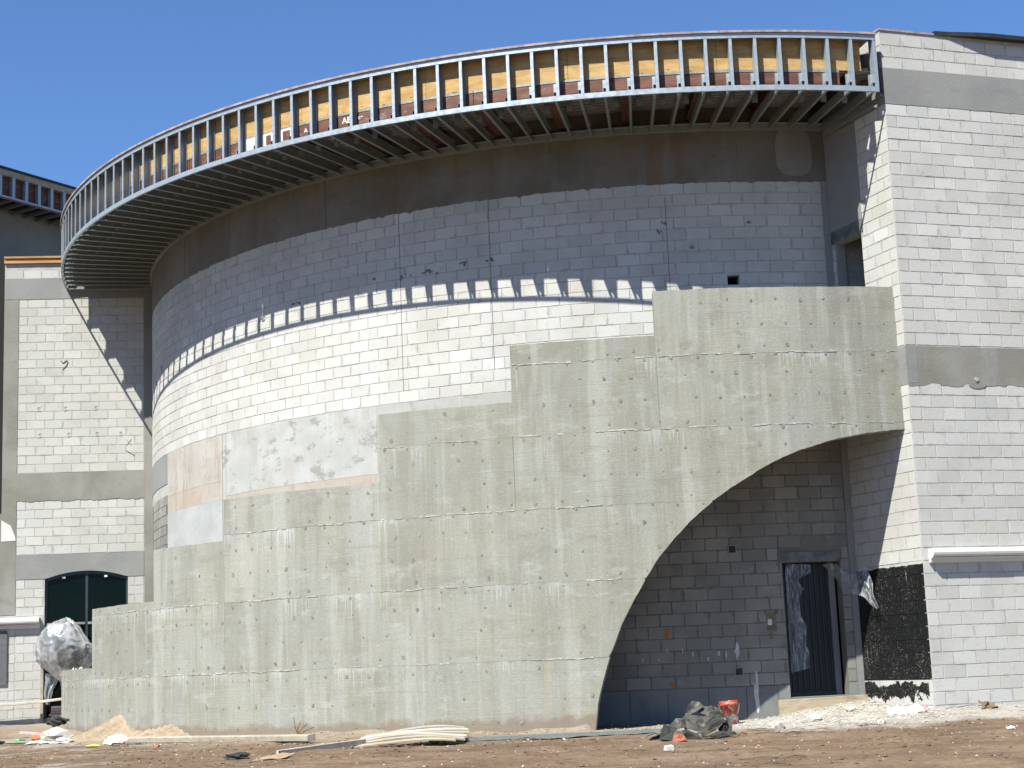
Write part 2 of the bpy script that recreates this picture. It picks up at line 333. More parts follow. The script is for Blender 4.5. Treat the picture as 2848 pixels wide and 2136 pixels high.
m_simple('steel_lintel', (.19, .20, .195), .6, .2, .35, 5)
m_simple('orange_spray', (.60, .19, .045), .9, 0, .3, 20)
m_simple('rust_red', (.34, .10, .05), .8, 0, .3, 20)
m_simple('shadow_slate', (.13, .14, .155), .8, 0, .15, 6)
m_simple('splash', (.62, .62, .60), .9, 0, .2, 14)
m_simple('olive_patch', (.20, .185, .11), .9, 0, .3, 14)
m_simple('paper_white', (.80, .79, .80), .8, 0, .06, 9)
m_simple('green_plastic', (.01, .25, .085), .4, 0, .15, 5, .02)
m_simple('pink_plastic', (.72, .42, .40), .5, 0, .25, 9)
m_simple('yellow_plastic', (.72, .60, .12), .5, 0, .2, 9)
m_simple('blue_pipe', (.02, .12, .33), .4, 0, .15, 9)
m_simple('dark_rubber', (.035, .035, .033), .85, 0, .4, 20, .6)
m_simple('cardboard', (.40, .27, .17), .9, 0, .25, 9)
m_simple('leaf_litter', (.20, .135, .08), .9, 0, .4, 12)
m_simple('rubble_stone', (.58, .545, .49), .95, 0, .2, 9, .5)
m_simple('pour_lip', (.46, .455, .415), .95, 0, .3, 9, .5)
m_simple('tie_plug', (.285, .272, .225), .95, 0, .35, 14, .5)
def m_glass():
    b = NB('dark_glass'); v = b.obj(); c = b.mix(b.noise(v, 1.5, 2), (.001, .003, .003), (.002, .009, .008))
    return b.done(c, .1, 0, None, .12)
m_glass()
def m_bucket():
    b = NB('red_bucket'); v = b.obj(); c = b.mix(b.mr(b.noise(v, 7, 5, .65), .55, .62), (.42, .045, .03), (.72, .70, .67))
    c = b.mix(b.mr(b.noise(v, 5, 4, .6), .6, .68), c, (.68, .16, .07)); return b.done(c, .5)
m_bucket()
def m_tar():
    b = NB('roofing_felt'); v = b.obj(); c = b.mix(b.mr(b.noise(v, 3.5, 5, .6), .38, .62), (.03, .03, .026), (.10, .097, .078))
    c = b.mix(b.mr(b.noise(v, 9, 4), .55, .7, 0, .5), c, (.33, .32, .265)); return b.done(c, .8, 0, b.bump(b.noise(v, 40, 4), .4, .005), .35)
m_tar()
def m_film(name, alpha, col, rough=.18):
    b = NB(name); v = b.obj(); w = b.noise(b.scale(v, (7, 7, .9)), 2.0, 4, .6, 1.6)
    b.done(col, rough, 0, b.bump(w, .5, .03), .6); b.put(b.p.inputs['Alpha'], b.mr(w, .38, .66, alpha - .22, alpha + .24))
m_film('poly_film', .33, (.66, .69, .72), .3); m_film('poly_film_thick', .72, (.50, .53, .57), .14)
b_ = NB('inflated_film'); b_.done((.80, .81, .83), .22, .35, None, .7); b_.put(b_.p.inputs['Alpha'], b_.mr(b_.noise(b_.scale(b_.obj(), (2, 2, .7)), 1.6, 3), .35, .65, .35, .9))
def m_ground():
    b = NB('dirt'); pos = b.pos(); x, y, z = b.sep(pos)
    n1 = b.noise(b.scale(pos, (1.1, 1.1, 1)), 1., 7, .7); c = b.mix(b.mr(n1, .36, .64), (.185, .125, .08), (.285, .20, .135))
    # tyre and blade tracks running along the wall
    tr = b.noise(b.scale(b.comb(b.ma('ADD', x, b.ma('MULTIPLY', n1, .6)), b.ma('ADD', y, b.ma('MULTIPLY', x, .12))), (.42, 2.0, 1)), 1., 6, .68)
    c = b.mix(b.mr(tr, .50, .66, 0, .60), c, (.125, .082, .053)); c = b.mix(b.mr(tr, .46, .32, 0, .5), c, (.35, .255, .18))
    # pale sand and lime dust lying along the foot of the walls
    rr = b.ma('SQRT', b.ma('ADD', b.ma('POWER', b.ma('SUBTRACT', x, KX), 2.0), b.ma('POWER', b.ma('SUBTRACT', y, KY), 2.0)))
    near = b.ma('ADD', rr, b.ma('MULTIPLY', b.noise(b.scale(pos, (.7, .9, 1), (3, 1, 0)), 1., 5, .6), 3.2))
    c = b.mix(b.mr(near, 17.4, 15.4, 0, .80), c, (.43, .355, .275))
    wx = b.mr(x, 1.2, 3.2); wy = b.mr(b.ma('ADD', y, b.ma('MULTIPLY', b.noise(b.scale(pos, (.8, 1.2, 1)), 1., 5, .65), 3.2)), 24.3, 25.4)
    c = b.mix(b.ma('MULTIPLY', b.ma('MULTIPLY', wx, wy), b.mr(b.noise(pos, 2.3, 6, .7), .38, .55, .45, .9)), c, (.55, .515, .46))
    lx = b.mr(x, -4.2, -6.2); ly = b.mr(b.noise(b.scale(pos, (.6, 1.6, 1), (7, 2, 0)), 1., 5, .65), .54, .62)
    c = b.mix(b.ma('MULTIPLY', b.ma('MULTIPLY', lx, ly), .6), c, (.48, .455, .41))
    c = b.mix(b.mr(b.voro(pos, 16), .03, .07, .75, 0), c, (.62, .58, .52)); c = b.mix(b.mr(b.voro(b.scale(pos, (1, 1, 1), (4, 4, 0)), 9), .03, .08, .8, 0), c, (.06, .04, .028))
    g1 = b.noise(pos, 11, 6, .8); c = b.mix(b.mr(g1, .50, .66, 0, .6), c, (.125, .085, .056)); c = b.mix(b.mr(g1, .46, .32, 0, .5), c, (.42, .325, .24))
    nb = b.bump(b.noise(pos, 7, 6, .7), .8, .05); nb = b.bump(b.noise(pos, 45, 4, .7), .7, .015, nb); nb = b.bump(tr, .7, .06, nb)
    return b.done(c, .97, 0, nb, .15)
m_ground()
def m_sand():
    b = NB('sand'); pos = b.pos(); c = b.mix(b.mr(b.noise(pos, 4, 6, .65), .36, .64), (.36, .275, .19), (.50, .405, .30))
    c = b.mix(b.mr(b.noise(pos, 24, 5, .75), .45, .7, 0, .5), c, (.24, .16, .095)); nb = b.bump(b.noise(pos, 14, 6, .75), .9, .03)
    return b.done(c, .97, 0, nb, .15)
m_sand()

# ================================================================== THE SETTING
def sm(x, a, b):
    t = min(1, max(0, (x - a) / (b - a))); return t * t * (3 - 2 * t)
_rg = random.Random(3); _waves = [(_rg.uniform(.5, 6), _rg.uniform(.5, 7), _rg.uniform(0, 6.3), _rg.uniform(.3, 1)) for _ in range(26)]
def rough(x, y): return sum(w * math.sin(a * x + b * y + p) / (1 + .35 * (a + b)) for a, b, p, w in _waves)
def gh(x, y):
    h = .010 * rough(x, y) + .006 * math.sin(17 * x + 5 * math.sin(3 * y)) * math.sin(13 * y + 4 * math.sin(2 * x))
    h += .20 * sm(-x, 7.6, 10.2) * sm(y, 28.0, 33.0)                       # rises towards the left doorway
    h += .12 * sm(x, 4.2, 6.4) * sm(y, 22.5, 25.2)                          # and along the right-hand wall
    d = math.hypot((x - 5.0) / 1.7, (y - 26.0) / 1.7); h += .15 * (1 - sm(d, .1, 1.0)) * (1 + .3 * math.sin(9 * x + 5 * y))   # rubble below the door
    rk = math.hypot(x - KX, y - KY) - RK; h += (.06 + .035 * math.sin(2.3 * x + 1.7 * y) + .02 * math.sin(7 * x)) * math.exp(-max(0, rk) / .28) if rk > -.3 and x < 1.0 else 0   # soil banked on the wall
    ruts = math.sin(2.1 * (y + .12 * x)) * .6 + math.sin(5.3 * (y + .1 * x) + 1.2 * math.sin(.4 * x)) * .4
    h += .034 * ruts * sm(24.6 - y + .5 * math.sin(.7 * x), 0, 2.5) * sm(y, 8, 14)
    h += .10 * math.exp(-((y + .15 * x - 25.6) / .7) ** 2) * sm(-x, 1.5, 3.0) * (0.6 + .4 * math.sin(1.3 * x))  # spoil ridge
    h += .05 * math.exp(-((y - 24.7) / .55) ** 2) * sm(x, -2.8, -2.2) * sm(-x, -.2, .6)
    return h
def axis(lo, hi, step, far): 
    a = [lo + i * step for i in range(int((hi - lo) / step) + 1)]
    return [-f for f in reversed(far)] + a + list(far) if lo < 0 else a
xs = [-900, -300, -100, -50, -30, -20, -16, -14] + [-12.4 + .075 * i for i in range(int(23.4 / .075))] + [11.2, 12.5, 15, 20, 30, 50, 100, 300, 900]
ys = [-900, -300, -100, -40, -10, 0, 6, 10, 12] + [13.2 + .075 * i for i in range(int(19 / .075))] + [32.5, 33, 33.5, 34, 34.5, 35, 35.5, 36, 36.5, 37, 38, 42, 50, 70, 100, 300, 900]
me = bpy.data.meshes.new('ground'); nx = len(xs)
gv = [(x, y, gh(x, y) if abs(x) < 16 and 10 < y < 37 else 0.0) for y in ys for x in xs]
gf = [(j * nx + i, j * nx + i + 1, (j + 1) * nx + i + 1, (j + 1) * nx + i) for j in range(len(ys) - 1) for i in range(nx - 1)]
me.from_pydata(gv, [], gf); me.materials.append(MATS['dirt'])
for p in me.polygons: p.use_smooth = True
ground = link('ground', me); tag(ground, 'brown rutted building-site dirt in front of the walls', None, None, 'structure')

# ------------------------------------------------------------------ block laying
_bm_cache = {}
def block_mesh(w, h, var, mat, d=.09):
    key = (round(w, 2), round(h, 3), var, mat)
    if key in _bm_cache: return _bm_cache[key]
    r = random.Random(hash((round(w * 1000), round(h * 1000), var)) & 0xffff)
    w = round(w, 2); gx = r.uniform(.003, .010); g2 = r.uniform(.003, .010); gz = r.uniform(.002, .0045); g3 = r.uniform(.002, .0045)
    j = lambda k=.004: r.uniform(-k, k)
    x0, x1, z0, z1 = -w / 2 + gx, w / 2 - g2, gz, h - g3
    o = [(x0 + j(), .012, z0 + j(.002)), (x1 + j(), .012, z0 + j(.002)), (x1 + j(), .012, z1 + j(.002)), (x0 + j(), .012, z1 + j(.002))]
    bv = r.uniform(.003, .006); yy = r.uniform(-.002, .002)
    f = [(o[0][0] + bv, yy, o[0][2] + bv), (o[1][0] - bv, yy, o[1][2] + bv), (o[2][0] - bv, yy, o[2][2] - bv), (o[3][0] + bv, yy, o[3][2] - bv)]
    bk = [(p[0], d, p[2]) for p in o]
    V = f + o + bk; Fc = [(0, 1, 2, 3)] + [((k), 4 + k, 4 + (k + 1) % 4, (k + 1) % 4) for k in range(4)] + [(4 + k, 8 + k, 8 + (k + 1) % 4, 4 + (k + 1) % 4) for k in range(4)]
    m = bpy.data.meshes.new('block'); m.from_pydata(V, [], Fc); m.materials.append(MATS[mat])
    bm = bmesh.new(); bm.from_mesh(m); bmesh.ops.recalc_face_normals(bm, faces=bm.faces)
    for f_ in bm.faces:
        if f_.calc_area() == max(x.calc_area() for x in bm.faces if abs(x.normal.y) > .9): 
            if f_.normal.y > 0: bmesh.ops.reverse_faces(bm, faces=bm.faces[:])
            break
    bm.to_mesh(m); bm.free(); ul = m.uv_layers.new(name='UVMap')
    for lp in m.loops: co = m.vertices[lp.vertex_index].co; ul.data[lp.index].uv = (co.x / w + .5, co.z / h)
    _bm_cache[key] = m; return m
CAMP = Vector((0, 0, EYE)); CAMI = cam.matrix_world.inverted()
def screen(p):
    q = CAMI @ Vector(p)
    if q.z > -.1: return None
    k = F_PX / -q.z; return 1424 + q.x * k, 1068 - q.y * k
def conc_cross(p):
    """where the sight line to p crosses the outer face of the stair wall"""
    d = Vector(p) - CAMP; a = d.x ** 2 + d.y ** 2; bx, by = CAMP.x - KX, CAMP.y - KY
    b2 = bx * d.x + by * d.y; c2 = bx * bx + by * by - RK * RK; D = b2 * b2 - a * c2
    if D < 0: return None
    t = (-b2 - math.sqrt(D)) / a
    if t > .995: return None
    q = CAMP + d * t; return math.atan2(q.y - KY, q.x - KX) % (2 * PI), q.z
STEPS = [(180.0, 212.4, 1.324), (212.4, 224.0, 2.445), (224.0, 232.8, 3.37), (232.8, 247.05, 4.08), (247.05, 257.2, 5.20), (257.2, 267.35, 6.13), (267.35, 284.75, 6.86)]
ARCH = [(60.543, -.2), (60.549, .32), (60.576, .326), (60.645, .621), (60.813, 1.125), (61.026, 1.612), (61.214, 1.941), (61.41, 2.254), (61.606, 2.55), (61.894, 2.879), (62.181, 3.156), (62.562, 3.467), (62.942, 3.708), (63.323, 3.923), (63.64, 4.083), (64.0, 4.215), (64.412, 4.331), (64.705, 4.40), (65.0, 4.443), (65.401, 4.495), (65.9, 4.525), (66.3, 4.53)]
def nz(x, k=1.0): return math.sin(37.1 * x * k) * .4 + math.sin(91.7 * x * k + 1) * .35 + math.sin(211.3 * x * k + 2) * .25
def top_at(a):
    d = math.degrees(a)
    for s0, s1, z in STEPS:
        if s0 <= d < s1: return z
    return -9
def arch_at(a):
    s = a * RK
    if s < ARCH[0][0]: return -.2
    for (s0, z0), (s1, z1) in zip(ARCH, ARCH[1:]):
        if s0 <= s <= s1: return z0 + (z1 - z0) * (s - s0) / (s1 - s0) + .008 * nz(s * .3)
    return ARCH[-1][1]
def seen(p, n, marg=.35):
    """share of the picture a small face at p with outward normal n takes (0 when hidden)"""
    d = CAMP - Vector(p); L = d.length; cs = d.normalized().dot(n)
    if cs <= 0: return 0
    s = screen(p)
    if s is None or not (-60 < s[0] < 2910 and -60 < s[1] < 2200): return 0
    return cs / (L * L)
def hidden_by_stair(p, marg):
    c = conc_cross(p)
    if c is None: return False
    a, z = c; t = top_at(a)
    return z < t - marg and z > arch_at(a) + marg
def lay(parent, specs, mat, limit=298):
    """specs: (pos, rz, width, height, tone, tint, score). Largest in view become single objects, the rest one joined part."""
    specs.sort(key=lambda q: -q[6]); rr = random.Random(11)
    solo = [q for q in specs[:limit] if q[6] > 0]; rest = specs[len(solo):]
    for (p, rz, w, h, tone, tint, sc) in solo:
        m = block_mesh(w, h, rr.randrange(9), mat); o = link('block', m, parent, p, rz); o['tone'] = tone; o['tint'] = tint
    if rest:
        V = []; Fc = []; T = []; I = []; UV = []
        for (p, rz, w, h, tone, tint, sc) in rest:
            m = block_mesh(w, h, rr.randrange(9), mat); M = Matrix.Translation(p) @ Matrix.Rotation(rz, 4, 'Z'); n = len(V)
            V += [tuple(M @ v.co) for v in m.vertices]
            for pl in m.polygons: Fc.append([n + i for i in pl.vertices]); T.append(tone); I.append(tint); UV += [c_ for i in pl.vertices for c_ in (m.vertices[i].co.x / w + .5, m.vertices[i].co.z / h)]
        me = bpy.data.meshes.new('block_rest'); me.from_pydata(V, [], Fc); me.materials.append(MATS[mat])
        me.uv_layers.new(name='UVMap').data.foreach_set('uv', UV)
        for nm, dat in (('tone', T), ('tint', I)):
            at = me.attributes.new(nm, 'FLOAT', 'FACE'); at.data.foreach_set('value', dat)
        o = link('block_infill', me, parent); o['kind'] = 'stuff'
_tr = random.Random(5)
def tones(): 
    t = min(1, max(0, _tr.gauss(.62, .115))); k = _tr.random()
    ti = _tr.uniform(.2, .6) if k < .12 else (-_tr.uniform(.2, .5) if k < .22 else _tr.uniform(-.1, .2))
    return t, ti
def wall_specs(org, rz, u0, u1, z0, n, holes=(), tone_add=0.0, first=0, u_anchor=None, cover=None):
    """running bond on a flat wall; org = world xy of u = 0; holes = (ua, ub, za, zb)"""
    out = []; ux = Vector((math.cos(rz), math.sin(rz))); nrm = Vector((math.sin(rz), -math.cos(rz), 0)); ua = u0 if u_anchor is None else u_anchor
    for k in range(n):
        z = z0 + k * H; off = ((k + first) % 2) * B / 2
        j0 = math.floor((u0 - ua - off) / B) - 1; j1 = math.ceil((u1 - ua - off) / B) + 1
        for j in range(j0, j1):
            a, b_ = ua + off + j * B, ua + off + (j + 1) * B
            a = max(a, u0); b_ = min(b_, u1); segs = [(a, b_)]
            for (ha, hb, za, zb) in holes:
                if z + H * .6 > za and z + H * .4 < zb:
                    ns = []
                    for (p, q) in segs:
                        if hb <= p or ha >= q: ns.append((p, q)); continue
                        if p < ha: ns.append((p, ha))
                        if q > hb: ns.append((hb, q))
                    segs = ns
            for (p, q) in segs:
                if q - p < .045: continue
                m = (p + q) / 2; P = Vector((org[0] + ux.x * m, org[1] + ux.y * m, z)); t, ti = tones()
                c = P + Vector((0, 0, H / 2)); sc = seen(c, nrm) * (q - p) / B
                if sc and cover and cover(c): sc = 0
                out.append((P, rz, q - p, H, min(1, max(0, t + tone_add)), ti, sc))
    return out
def wall_core(name, parent, org, rz, u0, u1, z0, z1, holes, mat, front=.005, thick=.2):
    """mortar body of a flat wall with openings"""
    mb = MB(); us = sorted({u0, u1, *[h[0] for h in holes], *[h[1] for h in holes]}); zs = sorted({z0, z1, *[h[2] for h in holes], *[h[3] for h in holes]})
    us = [u for u in us if u0 <= u <= u1]; zs = [z for z in zs if z0 <= z <= z1]
    M = Matrix.Translation((org[0], org[1], 0)) @ Matrix.Rotation(rz, 4, 'Z')
    for i in range(len(us) - 1):
        for k in range(len(zs) - 1):
            cu, cz = (us[i] + us[i + 1]) / 2, (zs[k] + zs[k + 1]) / 2
            if any(h[0] < cu < h[1] and h[2] < cz < h[3] for h in holes): continue
            mb.box(us[i], us[i + 1], front, thick, zs[k], zs[k + 1], M)
    return mb.build(name, mat, parent, merge=False)
def wall_slab(name, parent, org, rz, u0, u1, z0, z1, mat, front=-.004, thick=.15, **pr):
    mb = MB(); M = Matrix.Translation((org[0], org[1], 0)) @ Matrix.Rotation(rz, 4, 'Z'); mb.box(u0, u1, front, thick, z0, z1, M)
    return mb.build(name, mat, parent, **pr)
def ragged_slab(name, parent, org, rz, u0, u1, z0, z1, mat, front=-.004, thick=.15, amp=.03, seed=1, rtop=False):
    """slab whose lower (and optionally upper) edge is an uneven pour line"""
    r = random.Random(seed); n = max(4, int((u1 - u0) / .07)); M = Matrix.Translation((org[0], org[1], 0)) @ Matrix.Rotation(rz, 4, 'Z'); mb = MB()
    zl = [z0 + r.uniform(-amp, amp * .4) + amp * math.sin(i * .6 + seed) * .5 for i in range(n + 1)]; zh = [z1 + (r.uniform(-amp, amp) * .5 if rtop else 0) for i in range(n + 1)]
    for i in range(n):
        a, b_ = u0 + (u1 - u0) * i / n, u0 + (u1 - u0) * (i + 1) / n
        p = [M @ Vector(q) for q in ((a, front, zl[i]), (b_, front, zl[i + 1]), (b_, thick, zl[i + 1]), (a, thick, zl[i]), (a, front, zh[i]), (b_, front, zh[i + 1]), (b_, thick, zh[i + 1]), (a, thick, zh[i]))]
        mb.hexa(p)
    return mb.build(name, mat, parent)

# ================================================================== THE BLOCK DRUM
drum = empty('block_drum', (CX, CY, 0), 'large curved wall of pale concrete blocks under the deep curved canopy', 'building')
DOOR_A0, DOOR_A1, DOOR_Z0, DOOR_Z1 = R(276.16), R(281.15), .335, 2.545
HOLE = (R(273.15), R(274.15), 7.27, 7.47)
Z_TIE, Z_LOW = 9.14, 9.14 - 17 * H           # underside of ring beam, underside of the upper block field
Z_FOOT = .555; Z_LTIE = Z_FOOT + 21 * H      # ledge of the footing wall, underside of the lower tie beam
# mortar body with the door and one missing block left open
mb = MB(); fine = [R(190) + R(1) * i for i in range(99)]
aa = sorted(set([R(3) * i for i in range(0, 64)] + fine + [R(288) + R(3) * i for i in range(0, 25)] + [DOOR_A0, DOOR_A1, HOLE[0], HOLE[1]]))
mb_low = MB()
zz = [-.3, DOOR_Z0, DOOR_Z1, Z_LTIE, HOLE[2], HOLE[3], 11.0]
for i in range(len(aa) - 1):
    for k in range(len(zz) - 1):
        ca, cz = (aa[i] + aa[i + 1]) / 2, (zz[k] + zz[k + 1]) / 2
        if DOOR_A0 < ca < DOOR_A1 and DOOR_Z0 < cz < DOOR_Z1 or (HOLE[0] < ca < HOLE[1] and HOLE[2] < cz < HOLE[3]): continue
        (mb if cz > Z_LTIE else mb_low).ring(aa[i], aa[i + 1], RD - .2, RD - .005, zz[k], zz[k + 1], R(4), caps=True)
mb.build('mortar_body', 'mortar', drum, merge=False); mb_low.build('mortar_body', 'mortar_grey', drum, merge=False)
specs = []
dphi = B / RD
PATCH = [(206.2, 241.3, 4.40, Z_LOW), (206.2, 220.6, 3.2, 4.5), (241.2, 262, 4.3, Z_LOW)]
def add_course(z, a_lo, a_hi, shift, tadd):
    j = 0; a = R(281.95) + shift
    while a > a_lo - dphi:
        b0, b1 = max(a - dphi, a_lo), min(a, a_hi); a -= dphi
        if b1 - b0 < .004: continue
        segs = [(b0, b1)]
        if z + H * .6 > DOOR_Z0 and z + H * .4 < DOOR_Z1 + .18:
            top = z + H * .4 > DOOR_Z1 - .02
            d0, d1 = (DOOR_A0, DOOR_A1) if not top else (R(275.85), R(281.3))
            segs = [s for s in ((b0, min(b1, d0)), (max(b0, d1), b1)) if s[1] - s[0] > .004]
        if z + H * .5 > HOLE[2] and z + H * .5 < HOLE[3]:
            segs = [s for s0, s1 in segs for s in ((s0, min(s1, HOLE[0])), (max(s0, HOLE[1]), s1)) if s[1] - s[0] > .004]
        for s0, s1 in segs:
            m = (s0 + s1) / 2; md = math.degrees(m)
            if any(p0 < md < p1 and q0 < z + H / 2 < q1 for p0, p1, q0, q1 in PATCH): continue
            P = cyl(m, RD, z); c = P + Vector((0, 0, H / 2))
            if hidden_by_stair(c, .75): continue
            n = Vector((math.cos(m), math.sin(m), 0)); sc = seen(c, n) * (s1 - s0) / dphi
            if sc and hidden_by_stair(c, .05): sc = 0
            t, ti = tones(); specs.append((P, m + PI / 2, (s1 - s0) * RD, H, min(1, max(0, t + tadd)), ti, sc))
for k in range(17): add_course(Z_LOW + k * H, R(192), R(281.95), (k % 2) * dphi / 2, .05 if k < 9 else -.02)
n_up = len(specs)
for k in range(21): add_course(Z_FOOT + k * H, R(196.5), R(281.95), ((k + 1) % 2) * dphi / 2, 0)
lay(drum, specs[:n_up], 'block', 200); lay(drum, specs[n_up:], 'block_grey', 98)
def ring_part(name, a0, a1, z0, z1, mat, parent=drum, r1=RD + .004, r0=RD - .12, **pr):
    m = MB(); m.ring(R(a0), R(a1), r0, r1, z0, z1, R(1.0)); return m.build(name, mat, parent, smooth=False, **pr)
# ring beam cast in bays, with a ragged lower edge
edges = [188, 200.0, 212.1, 224.2, 236.0, 243.8, 255.2, 266.6, 274.6, 282.55]
rr_ = random.Random(21)
for i in range(len(edges) - 1):
    m = MB(); n = max(2, int((edges[i + 1] - edges[i]) / .35)); jit = [rr_.uniform(-.022, .012) + (-.03 if rr_.random() < .06 else 0) for _ in range(n + 1)]
    a0_, a1_ = R(edges[i]) + .0004, R(edges[i + 1]) - .0004
    f_ = lambda a, a0_=a0_, a1_=a1_, n=n, jit=jit: Z_TIE + jit[min(n, int(round((a - a0_) / (a1_ - a0_) * n)))]
    m.ring(a0_, a1_, RD - .15, RD + .005 + rr_.uniform(-.002, .002), f_, 10.475, (a1_ - a0_) / n); m.build('ring_beam', 'ring_beam', drum)
# repair patch outlined on the ring beam near its right end
m = MB(); ctr = (279.6, 9.65); pts = []
for k in range(22):
    t = 2 * PI * k / 22; e = 3.0
    px = 1.55 * math.copysign(abs(math.cos(t)) ** (2 / e), math.cos(t)); pz = .42 * math.copysign(abs(math.sin(t)) ** (2 / e), math.sin(t)) + (.03 if math.sin(t) > 0 else 0)
    pts.append(cyl(R(ctr[0] + px * (1.12 if math.cos(t) > 0 else 1)), RD + .013, ctr[1] + pz))
cpt = cyl(R(ctr[0]), RD + .013, ctr[1])
for k in range(22): 
    m.quad(cpt, pts[k], pts[(k + 1) % 22]); q0, q1 = pts[k], pts[(k + 1) % 22]
    inn = lambda p: Vector((p.x + (CX - p.x) * .003, p.y + (CY - p.y) * .003, p.z)); m.quad(q0, inn(q0), inn(q1), q1)
m.build('repair_patch', 'beam_concrete', drum)
ring_part('corner_fillet', 281.97, 282.62, -.2, 9.13, 'beam_grey', r1=RD + .012)
ring_part('tie_beam', 190, 206.1, 5.06, Z_LOW - .004, 'beam_grey')
ring_part('tie_beam', 262.0, 281.9, Z_LTIE + .004, Z_LOW - .004, 'beam_concrete')
ring_part('plaster_panel', 206.2, 220.45, 4.78, Z_LOW - .006, 'plaster_red', r1=RD + .012)
ring_part('plaster_panel', 206.2, 220.45, 4.42, 4.777, 'plaster_rust', r1=RD + .011)
ring_part('plaster_panel', 206.2, 220.45, 2.9, 4.417, 'plaster_blue', r1=RD + .016)
ring_part('plaster_strip', 220.5, 221.15, 2.9, Z_LOW - .006, 'plaster_white', r1=RD + .010)
ring_part('plaster_panel', 221.2, 241.19, 4.47, Z_LOW - .006, 'plaster_white', r1=RD + .012)
ring_part('plaster_panel', 221.2, 241.19, 3.4, 4.467, 'plaster_rust', r1=RD + .010)
ring_part('plaster_panel', 241.2, 262.0, 4.2, Z_LOW - .006, 'plaster_grey', r1=RD + .012)
# footing wall of large forms at the base, seen through the arch
ed = [258, 263.0, 266.1, 269.4, 272.5, 275.1, DOOR_A0 * 180 / PI]
for i in range(len(ed) - 1): ring_part('footing_panel', ed[i] + .03, ed[i + 1] - .03, -.3, Z_FOOT - .012, 'footing', r1=RD + .006)
ring_part('footing_panel', DOOR_A1 * 180 / PI + .03, 281.95, -.3, Z_FOOT - .012, 'footing', r1=RD + .006)
ring_part('door_lintel', 275.88, 281.25, DOOR_Z1 + .004, DOOR_Z1 + .17, 'steel_lintel', r1=RD + .010)
ring_part('sill_slab', DOOR_A0 * 180 / PI + .02, DOOR_A1 * 180 / PI - .02, -.2, DOOR_Z0 + .01, 'footing', r1=RD - .01, r0=RD - .6)
# steel door set back in the opening
def frame_at(a, r, z): return Matrix.Translation(cyl(a, r, z)) @ Matrix.Rotation(a + PI / 2, 4, 'Z')
DM = frame_at((DOOR_A0 + DOOR_A1) / 2, RD - .36, DOOR_Z0 + .012)
dw = (DOOR_A1 - DOOR_A0) * RD * .97
dm = MB(); dm.box(-dw / 2, dw / 2 - .10, .0, .05, 0.06, 2.2, DM); door = dm.build('door', 'door_steel', drum)
for k in range(9):
    x = -dw / 2 + .04 + k * (dw - .18) / 8; m = MB(); m.box(x, x + .016, -.022, .001, .10, 2.16, DM); m.build('rib', 'frame_green', door)
m = MB(); m.box(-dw / 2 - .03, dw / 2 + .02, -.03, .06, -.012, .06, DM); m.build('threshold', 'frame_green', door)
for sgn in (-1, 1):
    m = MB(); x = sgn * dw / 2; m.box(min(x, x - sgn * .1), max(x, x - sgn * .1), -.06 if sgn > 0 else -.03, .08, .0, 2.2, DM); m.build('door_jamb', 'footing' if sgn > 0 else 'door_steel', drum)
# small things fixed to the drum under the arch
def on_drum(name, adeg, z, w, h, mat, d=.012, parent=drum, shape='box', off=.003):
    M = frame_at(R(adeg), RD + off, z); m = MB()
    if shape == 'box': m.box(-w / 2, w / 2, -d, .002, -h / 2, h / 2, M)
    else:
        r = random.Random(int(adeg * 100)); P = []
        for k in range(12):
            q = r.uniform(.45, 1.15); P.append((w / 2 * q * math.cos(2 * PI * k / 12), h / 2 * q * math.sin(2 * PI * k / 12)))
        for k in range(12):
            m.quad(M @ Vector((0, -d, 0)), M @ Vector((P[k][0], -d, P[k][1])), M @ Vector((P[(k + 1) % 12][0], -d, P[(k + 1) % 12][1])))
            m.quad(M @ Vector((P[k][0], -d, P[k][1])), M @ Vector((P[k][0], .004, P[k][1])), M @ Vector((P[(k + 1) % 12][0], .004, P[(k + 1) % 12][1])), M @ Vector((P[(k + 1) % 12][0], -d, P[(k + 1) % 12][1])))
    return m.build(name, mat, parent)
for a, z in ((272.06, 2.796), (271.99, .793)):
    bx = on_drum('electrical_box', a, z, .125, .125, 'dark_rubber', .008); M = frame_at(R(a), RD + .003, z)
    m = MB()
    for (x0, x1, z0, z1) in ((-.068, .068, .056, .068), (-.068, .068, -.068, -.056), (-.068, -.056, -.056, .056), (.056, .068, -.056, .056)): m.box(x0, x1, -.016, .002, z0, z1, M)
    m.build('box_rim', 'bare_steel', bx)
on_drum('damp_patch', 274.95, 1.60, .16, .34, 'olive_patch', .004); on_drum('damp_patch', 274.95, 1.74, .24, .05, 'olive_patch', .003); on_drum('damp_patch', 274.85, 1.38, .05, .16, 'olive_patch', .0035)
on_drum('paper_note', 274.8, 1.578, .07, .10, 'paper_white', .012)
on_drum('spray_mark', 266.31, 1.458, .15, .14, 'orange_spray', .003, shape='blob'); on_drum('spray_mark', 266.6, .61, .12, .11, 'orange_spray', .003, shape='blob')
on_drum('plaster_smear', 273.35, .42, .09, .75, 'splash', .004, shape='blob'); on_drum('plaster_smear', 271.95, 1.12, .10, .34, 'splash', .003, shape='blob')
rr_ = random.Random(31)
for k in range(9): on_drum('plaster_smear', 264.5 + k * .95 + rr_.uniform(-.3, .3), 1.12 + rr_.uniform(-.12, .12), .03, rr_.uniform(.08, .2), 'splash', .003, shape='blob')
